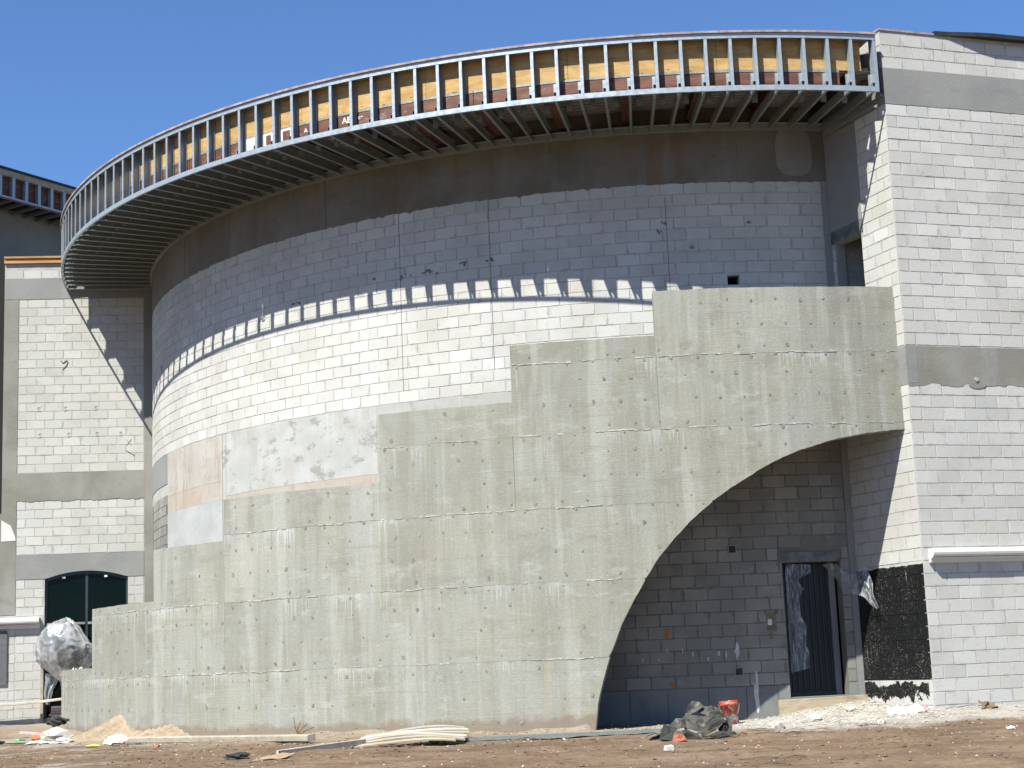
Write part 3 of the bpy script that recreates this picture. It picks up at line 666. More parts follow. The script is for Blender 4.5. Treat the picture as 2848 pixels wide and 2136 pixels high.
# crumbs of mortar fouling the joints high on the drum
for a, z, w in ((247.2, 7.98, .26), (244.6, 7.96, .22), (250.2, 8.02, .17), (232.4, 7.85, .28), (227.4, 7.72, .22), (241.3, 7.99, .12), (252.9, 8.05, .16), (268.0, 8.43, .09), (267.6, 8.28, .07), (275.2, 8.42, .10), (270.3, 8.0, .09), (203.1, 7.6, .12), (199.6, 7.4, .10)):
    for q in range(5):
        on_drum('mortar_smear', a + rr_.gauss(0, w * 1.3), z + rr_.gauss(0, .022), w * rr_.uniform(.12, .5), rr_.uniform(.02, .06), 'pencil', rr_.uniform(.003, .012), shape='blob')
# control joints: vertical sawn lines
for a, z0, z1 in ((244.05, 5.9, Z_TIE), (252.75, 6.1, Z_TIE), (268.2, 6.9, 8.9)):
    M = frame_at(R(a), RD + .0035, z0); m = MB(); m.box(-.004, .004, -.002, .01, 0, z1 - z0, M); m.build('control_joint', 'pencil', drum)

# ================================================================== THE STEPPED CONCRETE STAIR WALL
stair = empty('stair_wall', (KX, KY, 0), 'stepped board-marked concrete wall curving up with a large quarter arch cut out', 'wall')
LIFTS = [(-.25, 1.11, [214.6, 225.15, 235.72, 246.2, 256.67]), (1.11, 2.30, [213.2, 223.75, 234.3, 244.83, 255.26]), (2.30, 3.46, [218.7, 229.3, 239.87, 250.4, 260.9]),
         (3.46, 4.63, [236.0, 246.6, 257.15, 267.7, 278.2]), (4.63, 5.79, [256.9, 267.4, 278.07]), (5.79, 6.86, [262.3, 266.95, 277.55])]
pr = random.Random(17); A_END = R(284.75)
for li, (z0, z1, br) in enumerate(LIFTS):
    cuts = sorted(set([R(190)] + [R(b) for b in br] + [R(s[0]) for s in STEPS if s[2] > z0 and s[0] > 195] + [A_END]))
    for i in range(len(cuts) - 1):
        a0, a1 = cuts[i], cuts[i + 1]; mid = (a0 + a1) / 2; t = top_at(mid)
        if t <= z0 + .02 or a1 - a0 < .002: continue
        zt = min(z1, t); topmost = t <= z1 + .01
        lo = lambda a, z0=z0, zt=zt: min(max(z0 + .001, arch_at(a)), zt)
        # leave out the part of the panel that the arch swallows
        N = max(2, int((a1 - a0) / R(.12))); A = [a0 + (a1 - a0) * k / N for k in range(N + 1)]
        keep = [a for a in A if lo(a) < zt - .004]
        if len(keep) < 2: continue
        g = .0006 / RK; b0 = keep[0] + (g if keep[0] == a0 else 0); b1 = keep[-1] - (g if keep[-1] == a1 else 0)
        archy = arch_at(b1) > z0 or arch_at(b0) > z0
        m = MB(); off = pr.uniform(-.002, .002)
        m.ring(b0, b1, RKI, RK + off, lo, (lambda a, zt=zt: zt - .005 + .007 * nz(a * RK * .35)) if topmost else zt - .001, R(.25) if archy else R(.8), (KX, KY))
        o = m.build('formed_panel', 'board_concrete', stair); o['tone'] = min(1, max(0, pr.gauss(.55, .16) - (.05 if li >= 4 else 0)))
        o['ztop'] = zt; o['drip'] = 0.0 if topmost else pr.uniform(.5, 1.0); o['rust'] = 1.0 if li == 0 else (.0 if li > 1 else .12)
# hidden inner body closes the joints from behind
m = MB()
for s0, s1, zt in STEPS:
    s0_ = max(s0, 190.2)
    m.ring(R(s0_), R(s1), RKI + .05, RK - .006, lambda a: min(arch_at(a) + .03, zt - .03) if a * RK > 60.5 else -.2, zt - .03, R(.4), (KX, KY))
m.build('joint_backing', 'beam_concrete', stair)
# patched form-tie holes
m = MB(); tr = random.Random(23)
for li, (z0, z1, br) in enumerate(LIFTS):
    for zo in ((.10, .48, .86, 1.13) if li else (.42, .78, 1.22)):
        z = z0 + zo; a = R(199)
        while a < A_END - .02:
            a += (.405 + tr.uniform(-.03, .03)) / RK
            zz_ = z + tr.uniform(-.02, .02)
            if zz_ > top_at(a) - .05 or zz_ < arch_at(a) + .06 or tr.random() < .30: continue
            r = tr.uniform(.014, .034); P = []
            for k in range(8):
                q = r * tr.uniform(.75, 1.2); P.append(cyl(a + q * math.cos(2 * PI * k / 8) / RK, RK + .0045, zz_ + q * 1.15 * math.sin(2 * PI * k / 8), (KX, KY)))
            c = cyl(a, RK + .006, zz_, (KX, KY))
            for k in range(8): m.quad(c, P[k], P[(k + 1) % 8])
o = m.build('tie_hole_patches', 'tie_plug', stair, merge=False); o['kind'] = 'stuff'
# ragged lips of laitance along the pour joints
pj = random.Random(71)
for z, a0, a1 in ((1.11, 197, 263), (2.30, 213, 264), (3.46, 225, 267), (4.63, 247.2, 284.6), (5.79, 257.3, 284.6)):
    m = MB(); a = R(a0); on = True
    while a < R(a1):
        w = pj.uniform(.03, .11) / RK
        if pj.random() < .18: on = not on
        if on and arch_at(a) < z - .06 and arch_at(a + w) < z - .06 and top_at(a + w) > z + .05:
            h0, h1 = pj.uniform(.004, .016), pj.uniform(.004, .016); zc = z + .012 * nz(a * RK * .12)
            m.ring(a, a + w * .98, RK - .002, RK + pj.uniform(.003, .008), zc - h0, zc + h1, R(2), (KX, KY))
        a += w
    m.build('pour_ridge', 'pour_lip', stair, merge=False)
# landing and flights behind the wall (they shade the arch)
for s0, s1, zt in STEPS[1:]:
    m = MB(); m.ring(R(s0), min(R(s1), R(283.0)), RD + .02, RKI - .01, zt - 1.25, zt - 1.0, R(1.5)); m.build('stair_flight', 'slab', stair)

# ================================================================== THE RIGHT-HAND BLOCK WALL (front and its return)
rw = empty('block_wall', (CR.x, CR.y, 0), 'straight pale block wall with two grey tie beams at the right end', 'wall')
ZT_R = 11.19; G0 = 9.108 - 45 * H           # course grid (a bed joint lies at 9.108)
B1 = (9.92, 10.54); B2 = (5.22, 5.84); RL = 7.0
def grid_n(za, zb): k = math.ceil((za - G0) / H - .3); n = int(round((zb - (G0 + k * H)) / H)); return G0 + k * H, n, k
MOULD = (.20, RL, 2.33, 2.63)
wall_core('mortar_body', rw, CR, AR, 0, RL, -.3, ZT_R, [], 'mortar')
sp = []
for za, zb in ((-.04, B2[0]), (B2[1], B1[0]), (B1[1], ZT_R)):
    z0, n, k = grid_n(za, zb); sp += wall_specs((CR.x, CR.y), AR, 0, RL, z0, n, first=k, tone_add=.05 if za > 5 else .0)
# return: u runs from the drum (u = 0) to the corner (u = SLEN)
JX = (CR.x + SLEN * math.cos(AS), CR.y + SLEN * math.sin(AS)); ARZ = AS - PI
UP_DOOR = (SLEN - 1.75, SLEN - .965, 5.9, 7.98)
for za, zb in ((-.04, B2[0]), (B2[1], B1[0]), (B1[1], ZT_R)):
    z0, n, k = grid_n(za, zb)
    sp2 = wall_specs(JX, ARZ, .02, SLEN - .004, z0, n, [UP_DOOR, (0, SLEN - .9, 7.9, 8.25)], first=k + 1, u_anchor=SLEN - .004 - 8 * B, cover=lambda c: hidden_by_stair(c, .05))
    sp += [(p, rz, w, h, t, ti, s) for p, rz, w, h, t, ti, s in sp2]
def is_ret(q): return abs(q[1] - ARZ) < .01
front_sp = [q for q in sp if not is_ret(q)]; ret_sp = [q for q in sp if is_ret(q)]
lay(rw, front_sp, 'block', 230); lay(rw, ret_sp, 'block_coated', 68)
wall_core('mortar_body', rw, JX, ARZ, 0, SLEN - .009, -.3, ZT_R, [UP_DOOR], 'block_coated', .005, .195)
for (za, zb), sd in ((B1, 3), (B2, 4)):
    ragged_slab('tie_beam', rw, (CR.x, CR.y), AR, .004, RL, za, zb, 'beam_concrete' if sd == 4 else 'beam_grey', -.005, .15, .03 if sd == 4 else .006, sd)
    wall_slab('tie_beam', rw, JX, ARZ, .02, SLEN - .001, za, zb, 'beam_grey', -.005, .15)
wall_slab('plaster_coat', rw, JX, ARZ, .02, .98, 8.203, 9.912, 'beam_grey', -.006, .01)
wall_slab('door_lintel', rw, JX, ARZ, .02, SLEN - .9, 7.985, 8.2, 'steel_lintel', -.003, .18)
wall_slab('roof_plate', rw, (CR.x, CR.y), AR, -.01, RL, ZT_R, ZT_R + .035, 'roof_edge', -.012, .25)
wall_slab('roof_plate', rw, JX, ARZ, 0, SLEN + .006, ZT_R + .001, ZT_R + .034, 'roof_edge', -.012, .2)
# rough plaster skin and plaster dab on the middle beam
wall_slab('plaster_skin', rw, (CR.x, CR.y), AR, .01, .19, B2[0] + .02, B2[1] - .01, 'beam_grey', -.007, .0)
m = MB(); M = Matrix.Translation((CR.x, CR.y, 0)) @ Matrix.Rotation(AR, 4, 'Z')
for k in range(12):
    a, b_ = PI * k / 12, PI * (k + 1) / 12; f1 = lambda t: M @ Vector((1.28 + .17 * math.cos(t), -.012, 5.24 - .08 * math.sin(t)))
    m.quad(M @ Vector((1.28, -.014, 5.22)), f1(b_), f1(a))
m.build('mortar_dab', 'beam_concrete', rw)
m = MB(); m.tube([M @ Vector((1.27, .02, 5.31)), M @ Vector((1.27, -.02, 5.31))], .036, 12); m.build('vent_cap', 'plaster_grey', rw)
# black drip edge of the roof that leaves the wall face gradually
m = MB(); n = 24
for i in range(n):
    u0, u1 = 1.05 + (RL - 1.05) * i / n, 1.05 + (RL - 1.05) * (i + 1) / n; p = lambda u: .015 + .125 * sm(u, 1.05, 2.1)
    q = [M @ Vector(w) for w in ((u0, -p(u0), ZT_R + .002), (u1, -p(u1), ZT_R + .002), (u1, .2, ZT_R + .002), (u0, .2, ZT_R + .002), (u0, -p(u0), ZT_R + .075), (u1, -p(u1), ZT_R + .075), (u1, .2, ZT_R + .075), (u0, .2, ZT_R + .075))]
    m.hexa(q)
m.build('drip_edge', 'roof_black', rw)
# rest of that building, so its inside is dark
m = MB(); m.box(.05, RL, .2, 9.0, ZT_R - .15, ZT_R - .05, M); m.build('roof_slab', 'slab', rw)
m = MB(); m.box(RL - .2, RL - .002, .2, 9.0, -.3, ZT_R - .16, M); m.build('end_wall', 'mortar', rw)
m = MB(); m.box(.25, RL - .25, .25, 8.0, 5.82, 5.98, M); m.build('floor_slab', 'slab', rw)
m = MB(); m.box(1.9, 2.0, .3, 5.0, 6.0, ZT_R - .2, M); m.build('inner_partition', 'dark_room', rw)

def moulding(parent, org, rz, u0, u1, z0, z1, depth, mat='foam_trim', joints=()):
    """bullnose sill moulding: profile swept along u, in lengths that butt together"""
    prof = [(0, z0), (-depth * .45, z0 + .01), (-depth * .55, z0 + (z1 - z0) * .30), (-depth * .95, z0 + (z1 - z0) * .36)]
    for k in range(7):
        t = -PI / 2 + PI * k / 6; prof.append((-depth * .82 - .06 * math.cos(t) * 1.0, z0 + (z1 - z0) * (.69 + .30 * math.sin(t))))
    prof.append((0, z1)); M = Matrix.Translation((org[0], org[1], 0)) @ Matrix.Rotation(rz, 4, 'Z')
    cuts = [u0, *joints, u1]
    for a, b_ in zip(cuts, cuts[1:]):
        mb = MB(); a2, b2 = a + .001, b_ - .001; n = len(prof)
        P = [[M @ Vector((u, y - .004, z)) for y, z in prof] for u in (a2, b2)]
        for k in range(n - 1): mb.quad(P[0][k], P[1][k], P[1][k + 1], P[0][k + 1])
        mb.quad(*reversed(P[0])); mb.quad(*P[1]); mb.quad(P[0][n - 1], P[1][n - 1], P[1][0], P[0][0])
        mb.build('moulding_length', mat, parent)
ms = empty('sill_moulding', (CR.x, CR.y, 2.4), 'white bullnose foam moulding running along the right-hand wall', 'moulding', 'sill mouldings')
moulding(ms, (CR.x, CR.y), AR, .10, RL, 2.36, 2.585, .13, joints=(1.02, 2.24, 3.46, 4.68))

# ================================================================== THE LEFT BLOCK WALL
lw = empty('block_wall', (LX, LY, 0), 'flat block panel framed by grey concrete columns at the left edge', 'wall')
LO = (LX, LY); ZP1 = (9.868 - 20 * H, 9.868); ZP2 = (3.951, 3.951 + 6 * H); LU0, LU1 = -.33, 3.05
WIN = (.64, 2.48, .26, 3.39)
wall_core('mortar_body', lw, LO, AL, LU0, LU1, -.3, 10.72, [(WIN[0], WIN[1], .26, 3.6)], 'mortar')
sp = wall_specs(LO, AL, 0, 7 * B, ZP1[0], 20, first=0) + wall_specs(LO, AL, 0, 7 * B, ZP2[0], 6, first=0)
sp += wall_specs(LO, AL, 0.0, 2.84, 3.39 - 17 * H, 17, [WIN], first=1, tone_add=-.08) + wall_specs(LO, AL, LU0 + .02, 1.6, 10.36, 1, tone_add=.05)
sp += wall_specs(LO, AL, LU0, 0.0, 2.36 - 12 * H, 12, [], first=1, tone_add=-.08)
lay(lw, sp, 'block', 298)
wall_slab('column', lw, LO, AL, LU0, -.003, 2.62, 9.86, 'beam_concrete', -.006)
wall_slab('column', lw, LO, AL, 7 * B + .003, LU1, -.2, 9.86, 'beam_concrete', -.006)
ragged_slab('tie_beam', lw, LO, AL, LU0, LU1, 9.872, 10.36, 'beam_grey', -.008, .15, .004, 7, rtop=True)
ragged_slab('tie_beam', lw, LO, AL, -.002, 7 * B + .002, ZP2[1], ZP1[0] - .004, 'beam_concrete', -.009, .15, .02, 8)
# arched head of the opening, cut out of the lintel beam
mb = MB(); M = Matrix.Translation((LX, LY, 0)) @ Matrix.Rotation(AL, 4, 'Z'); wc, wh = (WIN[0] + WIN[1]) / 2, (WIN[1] - WIN[0]) / 2
def crown(u): return 3.39 + .165 * (1 - ((u - wc) / wh) ** 2) if abs(u - wc) < wh else 3.40
us = sorted({0.0, 2.84, WIN[0], WIN[1], *[WIN[0] + (WIN[1] - WIN[0]) * k / 20 for k in range(21)]})
for a, b_ in zip(us, us[1:]):
    za, zb = (crown(a), crown(b_)) if WIN[0] - 1e-6 <= a and b_ <= WIN[1] + 1e-6 else (3.40, 3.40)
    q = [M @ Vector(w) for w in ((a, -.007, za), (b_, -.007, zb), (b_, .2, zb), (a, .2, za), (a, -.007, 3.948), (b_, -.007, 3.948), (b_, .2, 3.948), (a, .2, 3.948))]
    mb.hexa(q)
mb.build('lintel_beam', 'beam_grey', lw)
# the wall runs on past the picture edge, with a set-back near-black slab above standing in for shade
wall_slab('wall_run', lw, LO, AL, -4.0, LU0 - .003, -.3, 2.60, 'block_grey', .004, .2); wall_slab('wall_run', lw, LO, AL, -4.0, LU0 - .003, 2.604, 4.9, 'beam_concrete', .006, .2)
wall_slab('shade_slab', lw, LO, AL, -4.0, LU0 - .003, 4.904, 10.9, 'dark_room', .35, .5)
# rough break on the column
m = MB(); r = random.Random(4); P = [(-.33, 4.75), (-.12, 4.62), (-.02, 4.36), (-.01, 4.28), (-.33, 4.27)]
P3 = [M @ Vector((u, -.012, z)) for u, z in P]; m.quad(*P3)
for k in range(5): m.quad(P3[k], P3[(k + 1) % 5], M @ Vector((P[(k + 1) % 5][0], 0, P[(k + 1) % 5][1])), M @ Vector((P[k][0], 0, P[k][1])))
m.build('spalled_patch', 'foam_trim', lw)
for z0, z1, d in ((10.725, 10.785, -.05), (10.787, 10.84, -.03), (10.842, 10.885, -.07)): wall_slab('roof_board', lw, LO, AL, LU0 - .01, 3.0, z0, z1, 'lumber_orange', d, .25)
# dark room behind the opening
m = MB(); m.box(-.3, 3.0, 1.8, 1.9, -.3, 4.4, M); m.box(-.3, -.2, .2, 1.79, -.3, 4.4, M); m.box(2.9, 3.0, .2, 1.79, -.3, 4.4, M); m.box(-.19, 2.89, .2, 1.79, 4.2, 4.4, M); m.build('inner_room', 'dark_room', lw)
# window and door unit in the opening
win = MB(); fr = .05
y0, y1 = .06, .12
def bar(mb, u0, u1, z0, z1, ya=y0, yb=y1): mb.box(u0, u1, ya, yb, z0, z1, M)
for u in (WIN[0] + .001, WIN[1] - fr - .001): bar(win, u, u + fr, .27, 3.40)
bar(win, wc - .03, wc + .03, .27, 3.52)
frame = win.build('window_frame', 'frame_green', lw)
hd = MB()
for k in range(20):
    a, b_ = WIN[0] + (WIN[1] - WIN[0]) * k / 20, WIN[0] + (WIN[1] - WIN[0]) * (k + 1) / 20
    q = [M @ Vector(w) for w in ((a, y0 - .01, crown(a) - .07), (b_, y0 - .01, crown(b_) - .07), (b_, y1, crown(b_) - .07), (a, y1, crown(a) - .07), (a, y0 - .01, crown(a) - .006), (b_, y0 - .01, crown(b_) - .006), (b_, y1, crown(b_) - .006), (a, y1, crown(a) - .006))]
    hd.hexa(q)
hd.build('frame_head', 'frame_green', frame)
tb = MB(); bar(tb, WIN[0] + fr + .002, wc - .032, 2.36, 2.41, .04); bar(tb, wc + .032, WIN[1] - fr - .002, 2.36, 2.41, .04); tb.build('transom', 'bare_steel', frame)
for u in (1.02, 1.2, 1.95):
    m = MB(); bar(m, u, u + .07, 2.40 if u == 1.2 else 3.40, 2.46 if u == 1.2 else 3.445, .038, .06); m.build('sticker', 'paper_white', frame)
for a, b_ in ((WIN[0] + fr, wc - .03), (wc + .03, WIN[1] - fr)):
    for z0, z1 in ((.45, 2.36), (2.41, 3.45)):
        m = MB(); nn = 8
        for k in range(nn):
            p_, q_ = a + .001 + (b_ - a - .002) * k / nn, a + .001 + (b_ - a - .002) * (k + 1) / nn; ta, tb_ = (z1, z1) if z1 < 3 else (crown(p_) - .05, crown(q_) - .05)
            m.hexa([M @ Vector(w) for w in ((p_, .085, z0), (q_, .085, z0), (q_, .095, z0), (p_, .095, z0), (p_, .085, ta), (q_, .085, tb_), (q_, .095, tb_), (p_, .095, ta))])
        m.build('window_pane', 'dark_glass', frame)
wall_slab('door_sill', lw, LO, AL, WIN[0], WIN[1], -.1, .30, 'slab', .0, .25)
ml = empty('sill_moulding', (LX, LY, 2.4), 'short bullnose moulding beside the arched left doorway', 'moulding', 'sill mouldings')
moulding(ml, LO, AL, LU0 - .6, .55, 2.30, 2.545, .14, joints=(-.28,))
wall_slab('shadow_strip', lw, LO, AL, -.75, -.165, 1.08, 2.27, 'shadow_slate', -.04, -.008)  # dark slab stands in for a shadow cast on the wall below the moulding
wall_slab('jamb_board', lw, LO, AL, .575, .636, .12, 2.29, 'lumber_grey', -.05, -.008)
# pencil scrawl on the blocks
m = MB(); m.tube([M @ Vector((u, -.006, z)) for u, z in ((.96, 8.41), (.985, 8.36), (1.02, 8.355), (1.06, 8.39), (1.10, 8.41), (1.115, 8.37), (1.09, 8.30), (1.04, 8.24), (1.0, 8.205))], .011, 5); m.build('pencil_scrawl', 'pencil', lw)
m = MB(); m.tube([M @ Vector((u, -.006, z)) for u, z in ((2.45, 6.27), (2.53, 6.22), (2.62, 6.155))], .008, 5); m.build('pencil_scrawl', 'pencil', lw)
# marks the masons chalked on single blocks: S and X
m = MB()
def s_mark(u, z, s=.045):
    m.tube([M @ Vector((u + s * dx, -.005, z + s * dz)) for dx, dz in ((.8, 1.0), (0, 1.2), (-.7, .7), (0, .05), (.7, -.5), (0, -1.1), (-.8, -.9))], .0035, 4)
for u, z in ((.47, 7.27), (1.07, 7.27), (1.75, 7.27), (.5, 6.66), (1.15, 6.66), (1.78, 6.66), (2.32, 6.66)): s_mark(u, z)
for du in (-1, 1): m.tube([M @ Vector((2.5 - du * .06, -.005, 6.53)), M @ Vector((2.5 + du * .06, -.005, 6.39))], .0035, 4)
m.build('mason_marks', 'pencil', lw)

# ================================================================== THE CURVED CANOPY
can = empty('canopy_frame', (CX, CY, 10.1), 'curved roof canopy framed in galvanised steel studs and soffit joists', 'canopy')
ZB, ZT, ZBOT = 10.152, 10.987, 10.065; A_R = PHI0 + 29 * B / RC + .0025; A_L = R(187.6)
IDX = list(range(-36, 30))
def sa(i): return PHI0 + i * B / RC
def in_canopy(a): return A_L < a <= A_R + .001
m = MB(); m.ring(A_L, A_R, RC - .006, RC, ZBOT, ZB, R(.75)); m.ring(A_L, A_R, RC - .04, RC - .0065, ZBOT, ZBOT + .004, R(.75)); m.build('bottom_track', 'galvanised', can)
m = MB(); m.ring(A_L, A_R, RC - .155, RC + .002, ZT, ZT + .055, R(.75)); m.ring(A_L, A_R, RC + .0005, RC + .003, ZT - .03, ZT, R(.75)); m.build('top_track', 'galvanised', can)
m = MB(); m.ring(A_L, A_R, RD - .3, RC + .03, ZT + .058, ZT + .095, R(1)); m.build('roof_edge', 'roof_edge', can)
# C-section stud, shared by all (x tangent, y inward)
def cmesh(name, w, d, L, t, mat, vertical=True, lip=.014):
    mb = MB()
    if vertical:
        mb.box(-w / 2, w / 2, 0, t, 0, L); mb.box(-w / 2, w / 2, d - t, d, 0, L); mb.box(-w / 2, -w / 2 + t, t, d - t, 0, L)
        mb.box(w / 2 - t, w / 2, t, t + lip, 0, L); mb.box(w / 2 - t, w / 2, d - t - lip, d - t, 0, L)
    else:      # runs along +y, web upright
        mb.box(-w / 2, w / 2, 0, L, 0, t); mb.box(-w / 2, w / 2, 0, L, d - t, d); mb.box(-w / 2, -w / 2 + t, 0, L, t, d - t); mb.box(w / 2 - t, w / 2, 0, L, t, t + lip)
    return mb.mesh(name, mat)
stud_m = cmesh('stud', .052, .15, ZT - ZB, .003, 'galvanised'); joist_m = cmesh('joist', .044, .152, RC - RD - .065, .003, 'galvanised_dull', False)
hang_m = cmesh('hanger', .09, .04, .37, .003, 'galvanised_dull'); clip_m = cmesh('clip', .05, .05, .22, .003, 'galvanised')
jr = random.Random(9)
for i in IDX:
    a = sa(i)
    if not in_canopy(a): continue
    p = cyl(a, RC - .002, ZB + .0005); link('stud', stud_m, can, p, a + PI / 2)
    aj = a - .0036; link('joist', joist_m, can, cyl(aj, RC - .012, ZBOT + .006), aj + PI / 2)
    ah = a + .008
    if -28 < i: link('hanger', hang_m, can, cyl(ah, RC - .62 + jr.uniform(-.04, .04), ZBOT + .03), ah + PI / 2 + jr.uniform(-.05, .05))
    if i > 14 or i in (-2, 3): link('clip', clip_m, can, cyl(a - .004, RC - .10, ZB + .02), a + PI / 2)
link('stud', stud_m, can, cyl(A_R - .0016, RC - .002, ZB + .0005), A_R + PI / 2)
# ledger fixed to the drum, and the joist along each end
m = MB(); m.ring(R(188), R(282.45), RD + .008, RD + .05, ZBOT - .02, ZBOT + .10, R(1)); m.build('ledger', 'galvanised_dull', can)
m = MB(); m.ring(R(188), R(282.45), RD + .052, RD + .13, ZBOT + .094, ZBOT + .10, R(1)); m.build('ledger_flange', 'galvanised', can)
MJ = Matrix.Translation((JX[0], JX[1], 0)) @ Matrix.Rotation(ARZ, 4, 'Z')
m = MB(); m.box(.06, SLEN - .03, -.055, -.012, ZBOT - .01, ZBOT + .02, MJ); m.box(.06, SLEN - .03, -.055, -.05, ZBOT + .02, ZBOT + .14, MJ); m.box(.5, SLEN - .25, -.075, -.057, ZBOT - .16, ZBOT - .10, MJ); m.build('end_joist', 'galvanised_dull', can)
ML = Matrix.Translation((LX, LY, 0)) @ Matrix.Rotation(AL, 4, 'Z')
m = MB(); m.box(1.12, 3.0, -.06, -.014, ZBOT - .005, ZBOT + .005, ML); m.box(1.12, 3.0, -.019, -.014, ZBOT + .005, ZBOT + .15, ML); m.build('end_joist', 'galvanised', can)
# plywood fascia backing and primed edge steel behind the studs
RB = RC - .162; L8 = 2.44 / RB; a = A_R - .016; k = 0
while a > A_L + .05:
    a0 = max(a - L8, A_L + .03); m = MB(); m.ring(a0 + .0002, a - .0002, RB - .018, RB, 10.472, 11.04, R(1)); m.build('plywood_panel', 'plywood', can); a -= L8
L10 = 3.05 / RB; a = A_R - .045; k = 0
while a > A_L + .05:
    a0 = max(a - L10, A_L + .03)
    m = MB(); m.ring(a0 + .0004, a - .0004, RB - .02, RB - .004, 10.235, 10.43, R(1)); o = m.build('edge_beam', 'primed_steel', can)
    m = MB(); m.ring(a0 + .0004, a - .0004, RB - .07, RB + .003, 10.432, 10.470, R(1)); m.build('top_flange', 'bare_steel', o)
    m = MB(); m.ring(a0 + .0004, a - .0004, RB - .09, RB - .005, 10.222, 10.233, R(1)); m.build('bottom_flange', 'primed_steel', o)
    a -= L10; k += 1
m = MB(); m.ring(sa(1.05), sa(3.65), RB - .002, RB + .006, 10.225, 10.44, R(.5)); m.build('bare_plate', 'foam_trim', can)
for i0, w in ((2.25, .11), (3.2, .16)):
    m = MB(); m.ring(sa(i0), sa(i0) + w / RB, RB + .007, RB + .010, 10.235, 10.40, R(.5)); m.build('primer_stripe', 'primed_steel', can)
# chalk lettering on the edge steel
def lettering(txt, i, z, size, parent=can):
    cu = bpy.data.curves.new('lettering', 'FONT'); cu.body = txt; cu.size = size; cu.extrude = .001; cu.offset = .004
    tmp = bpy.data.objects.new('lettering', cu); COL.objects.link(tmp); dg = bpy.context.evaluated_depsgraph_get()
    me = bpy.data.meshes.new_from_object(tmp.evaluated_get(dg)); bpy.data.objects.remove(tmp); me.materials.clear(); me.materials.append(MATS['chalk'])
    a = sa(i); o = bpy.data.objects.new('chalk_lettering', me); COL.objects.link(o); o.parent = parent
    o.matrix_parent_inverse = Matrix.Translation(-Vector(parent.location))
    o.matrix_basis = Matrix.Translation(cyl(a, RB + .001, z)) @ Matrix.Rotation(a + PI / 2, 4, 'Z') @ Matrix.Rotation(PI / 2, 4, 'X')
lettering('A', 4.35, 10.28, .11); lettering('AB', 6.32, 10.285, .15); lettering('ce', 7.12, 10.31, .10); lettering('4', 7.74, 10.33, .11)
# outriggers of primed steel from the drum to the edge
for k in range(22):
    i = 28.2 - k * 3.18; a = sa(i)
    if not in_canopy(a - .02): continue
    Mo = frame_at(a, RC - .30, 10.245); m = MB()
    m.box(-.075, .075, 0, 1.75, 0, .012, Mo); m.box(-.006, .006, 0, 1.75, .012, .224, Mo); m.box(-.075, .075, 0, 1.75, .224, .236, Mo); m.build('outrigger', 'primed_steel', can)
# corrugated deck above: ribs run across the ring
m = MB(); dvec = Vector((1, -.23)).normalized(); nvec = Vector((-dvec.y, dvec.x)); pitch = .0762
def zdk(k): return 10.485 if k % 2 else 10.525
for k in range(int(-16 / pitch), int(6 / pitch)):
    t0, t1 = k * pitch, (k + 1) * pitch; tm = (t0 + t1) / 2
    if abs(tm) > RC: continue
    so = math.sqrt(max(0, (RC - .19) ** 2 - tm * tm)); si = math.sqrt((RD - .02) ** 2 - tm * tm) if abs(tm) < RD - .02 else 0
    for s0, s1 in (((-so, -si), (si, so)) if si else ((-so, so),)):
        n = max(1, int((s1 - s0) / .5))
        for q in range(n):
            sa_, sb_ = s0 + (s1 - s0) * q / n, s0 + (s1 - s0) * (q + 1) / n; c = dvec * ((sa_ + sb_) / 2) + nvec * tm
            ang = math.atan2(c.y, c.x) % (2 * PI)
            if not (R(187) < ang < R(284)): continue
            f_ = lambda s, t, z: Vector((CX + dvec.x * s + nvec.x * t, CY + dvec.y * s + nvec.y * t, z)); zc = zdk(k)
            m.quad(f_(sa_, t0, zc), f_(sb_, t0, zc), f_(sb_, t1, zc), f_(sa_, t1, zc)); m.quad(f_(sa_, t1, zc), f_(sb_, t1, zc), f_(sb_, t1, zdk(k + 1)), f_(sa_, t1, zdk(k + 1)))
o = m.build('ribbed_deck', 'deck_metal', can, merge=False)
m = MB(); m.ring(0, 2 * PI, .5, RD + .6, ZT + .02, ZT + .05, R(4), caps=False); m.build('roof_cover', 'slab', drum)

# ================================================================== FAR WING behind the left wall
fw = empty('far_wing', (-13.5, 41, 0), 'shaded upper storey with its own curved canopy beyond the left wall', 'building')
P0 = Vector((-12.9, 40.0)); hd_ = Vector((.535, .845)).normalized(); fa = math.atan2(hd_.y, hd_.x); MF = Matrix.Translation((P0.x, P0.y, 0)) @ Matrix.Rotation(fa, 4, 'Z'); zf = 13.42
m = MB(); m.box(-3, 4.0, 0, .12, zf, zf + .05, MF); m.build('bottom_track', 'galvanised', fw)
m = MB(); m.box(-3, 4.0, -.01, .14, zf + .58, zf + .74, MF); m.build('fascia_board', 'lumber_grey', fw)
m = MB(); m.box(-3, 4.0, -.05, 3.0, zf + .745, zf + .80, MF); m.build('roof_edge', 'roof_black', fw)
fs_m = cmesh('stud', .09, .12, .53, .003, 'galvanised')
for k in range(-6, 9): link('stud', fs_m, fw, MF @ Vector((.02 + k * .424, 0, zf + .05)), fa)
m = MB(); m.box(-3, 4.0, .14, .16, zf + .0, zf + .58, MF); m.build('fascia_backing', 'primed_steel', fw)
for k in range(-6, 9): m = MB(); m.box(.02 + k * .424, .06 + k * .424, .12, 1.1, zf - .02, zf + .06, MF); m.build('joist', 'galvanised_dull', fw)
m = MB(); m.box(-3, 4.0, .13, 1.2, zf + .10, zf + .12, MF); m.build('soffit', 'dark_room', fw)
opn = (.55, 1.95, 9.0, 11.75)
wall_core('wall', fw, MF @ Vector((0, 1.12, 0)), fa, -3, 6.0, 6.0, zf + .7, [opn], 'beam_grey', 0, .2)
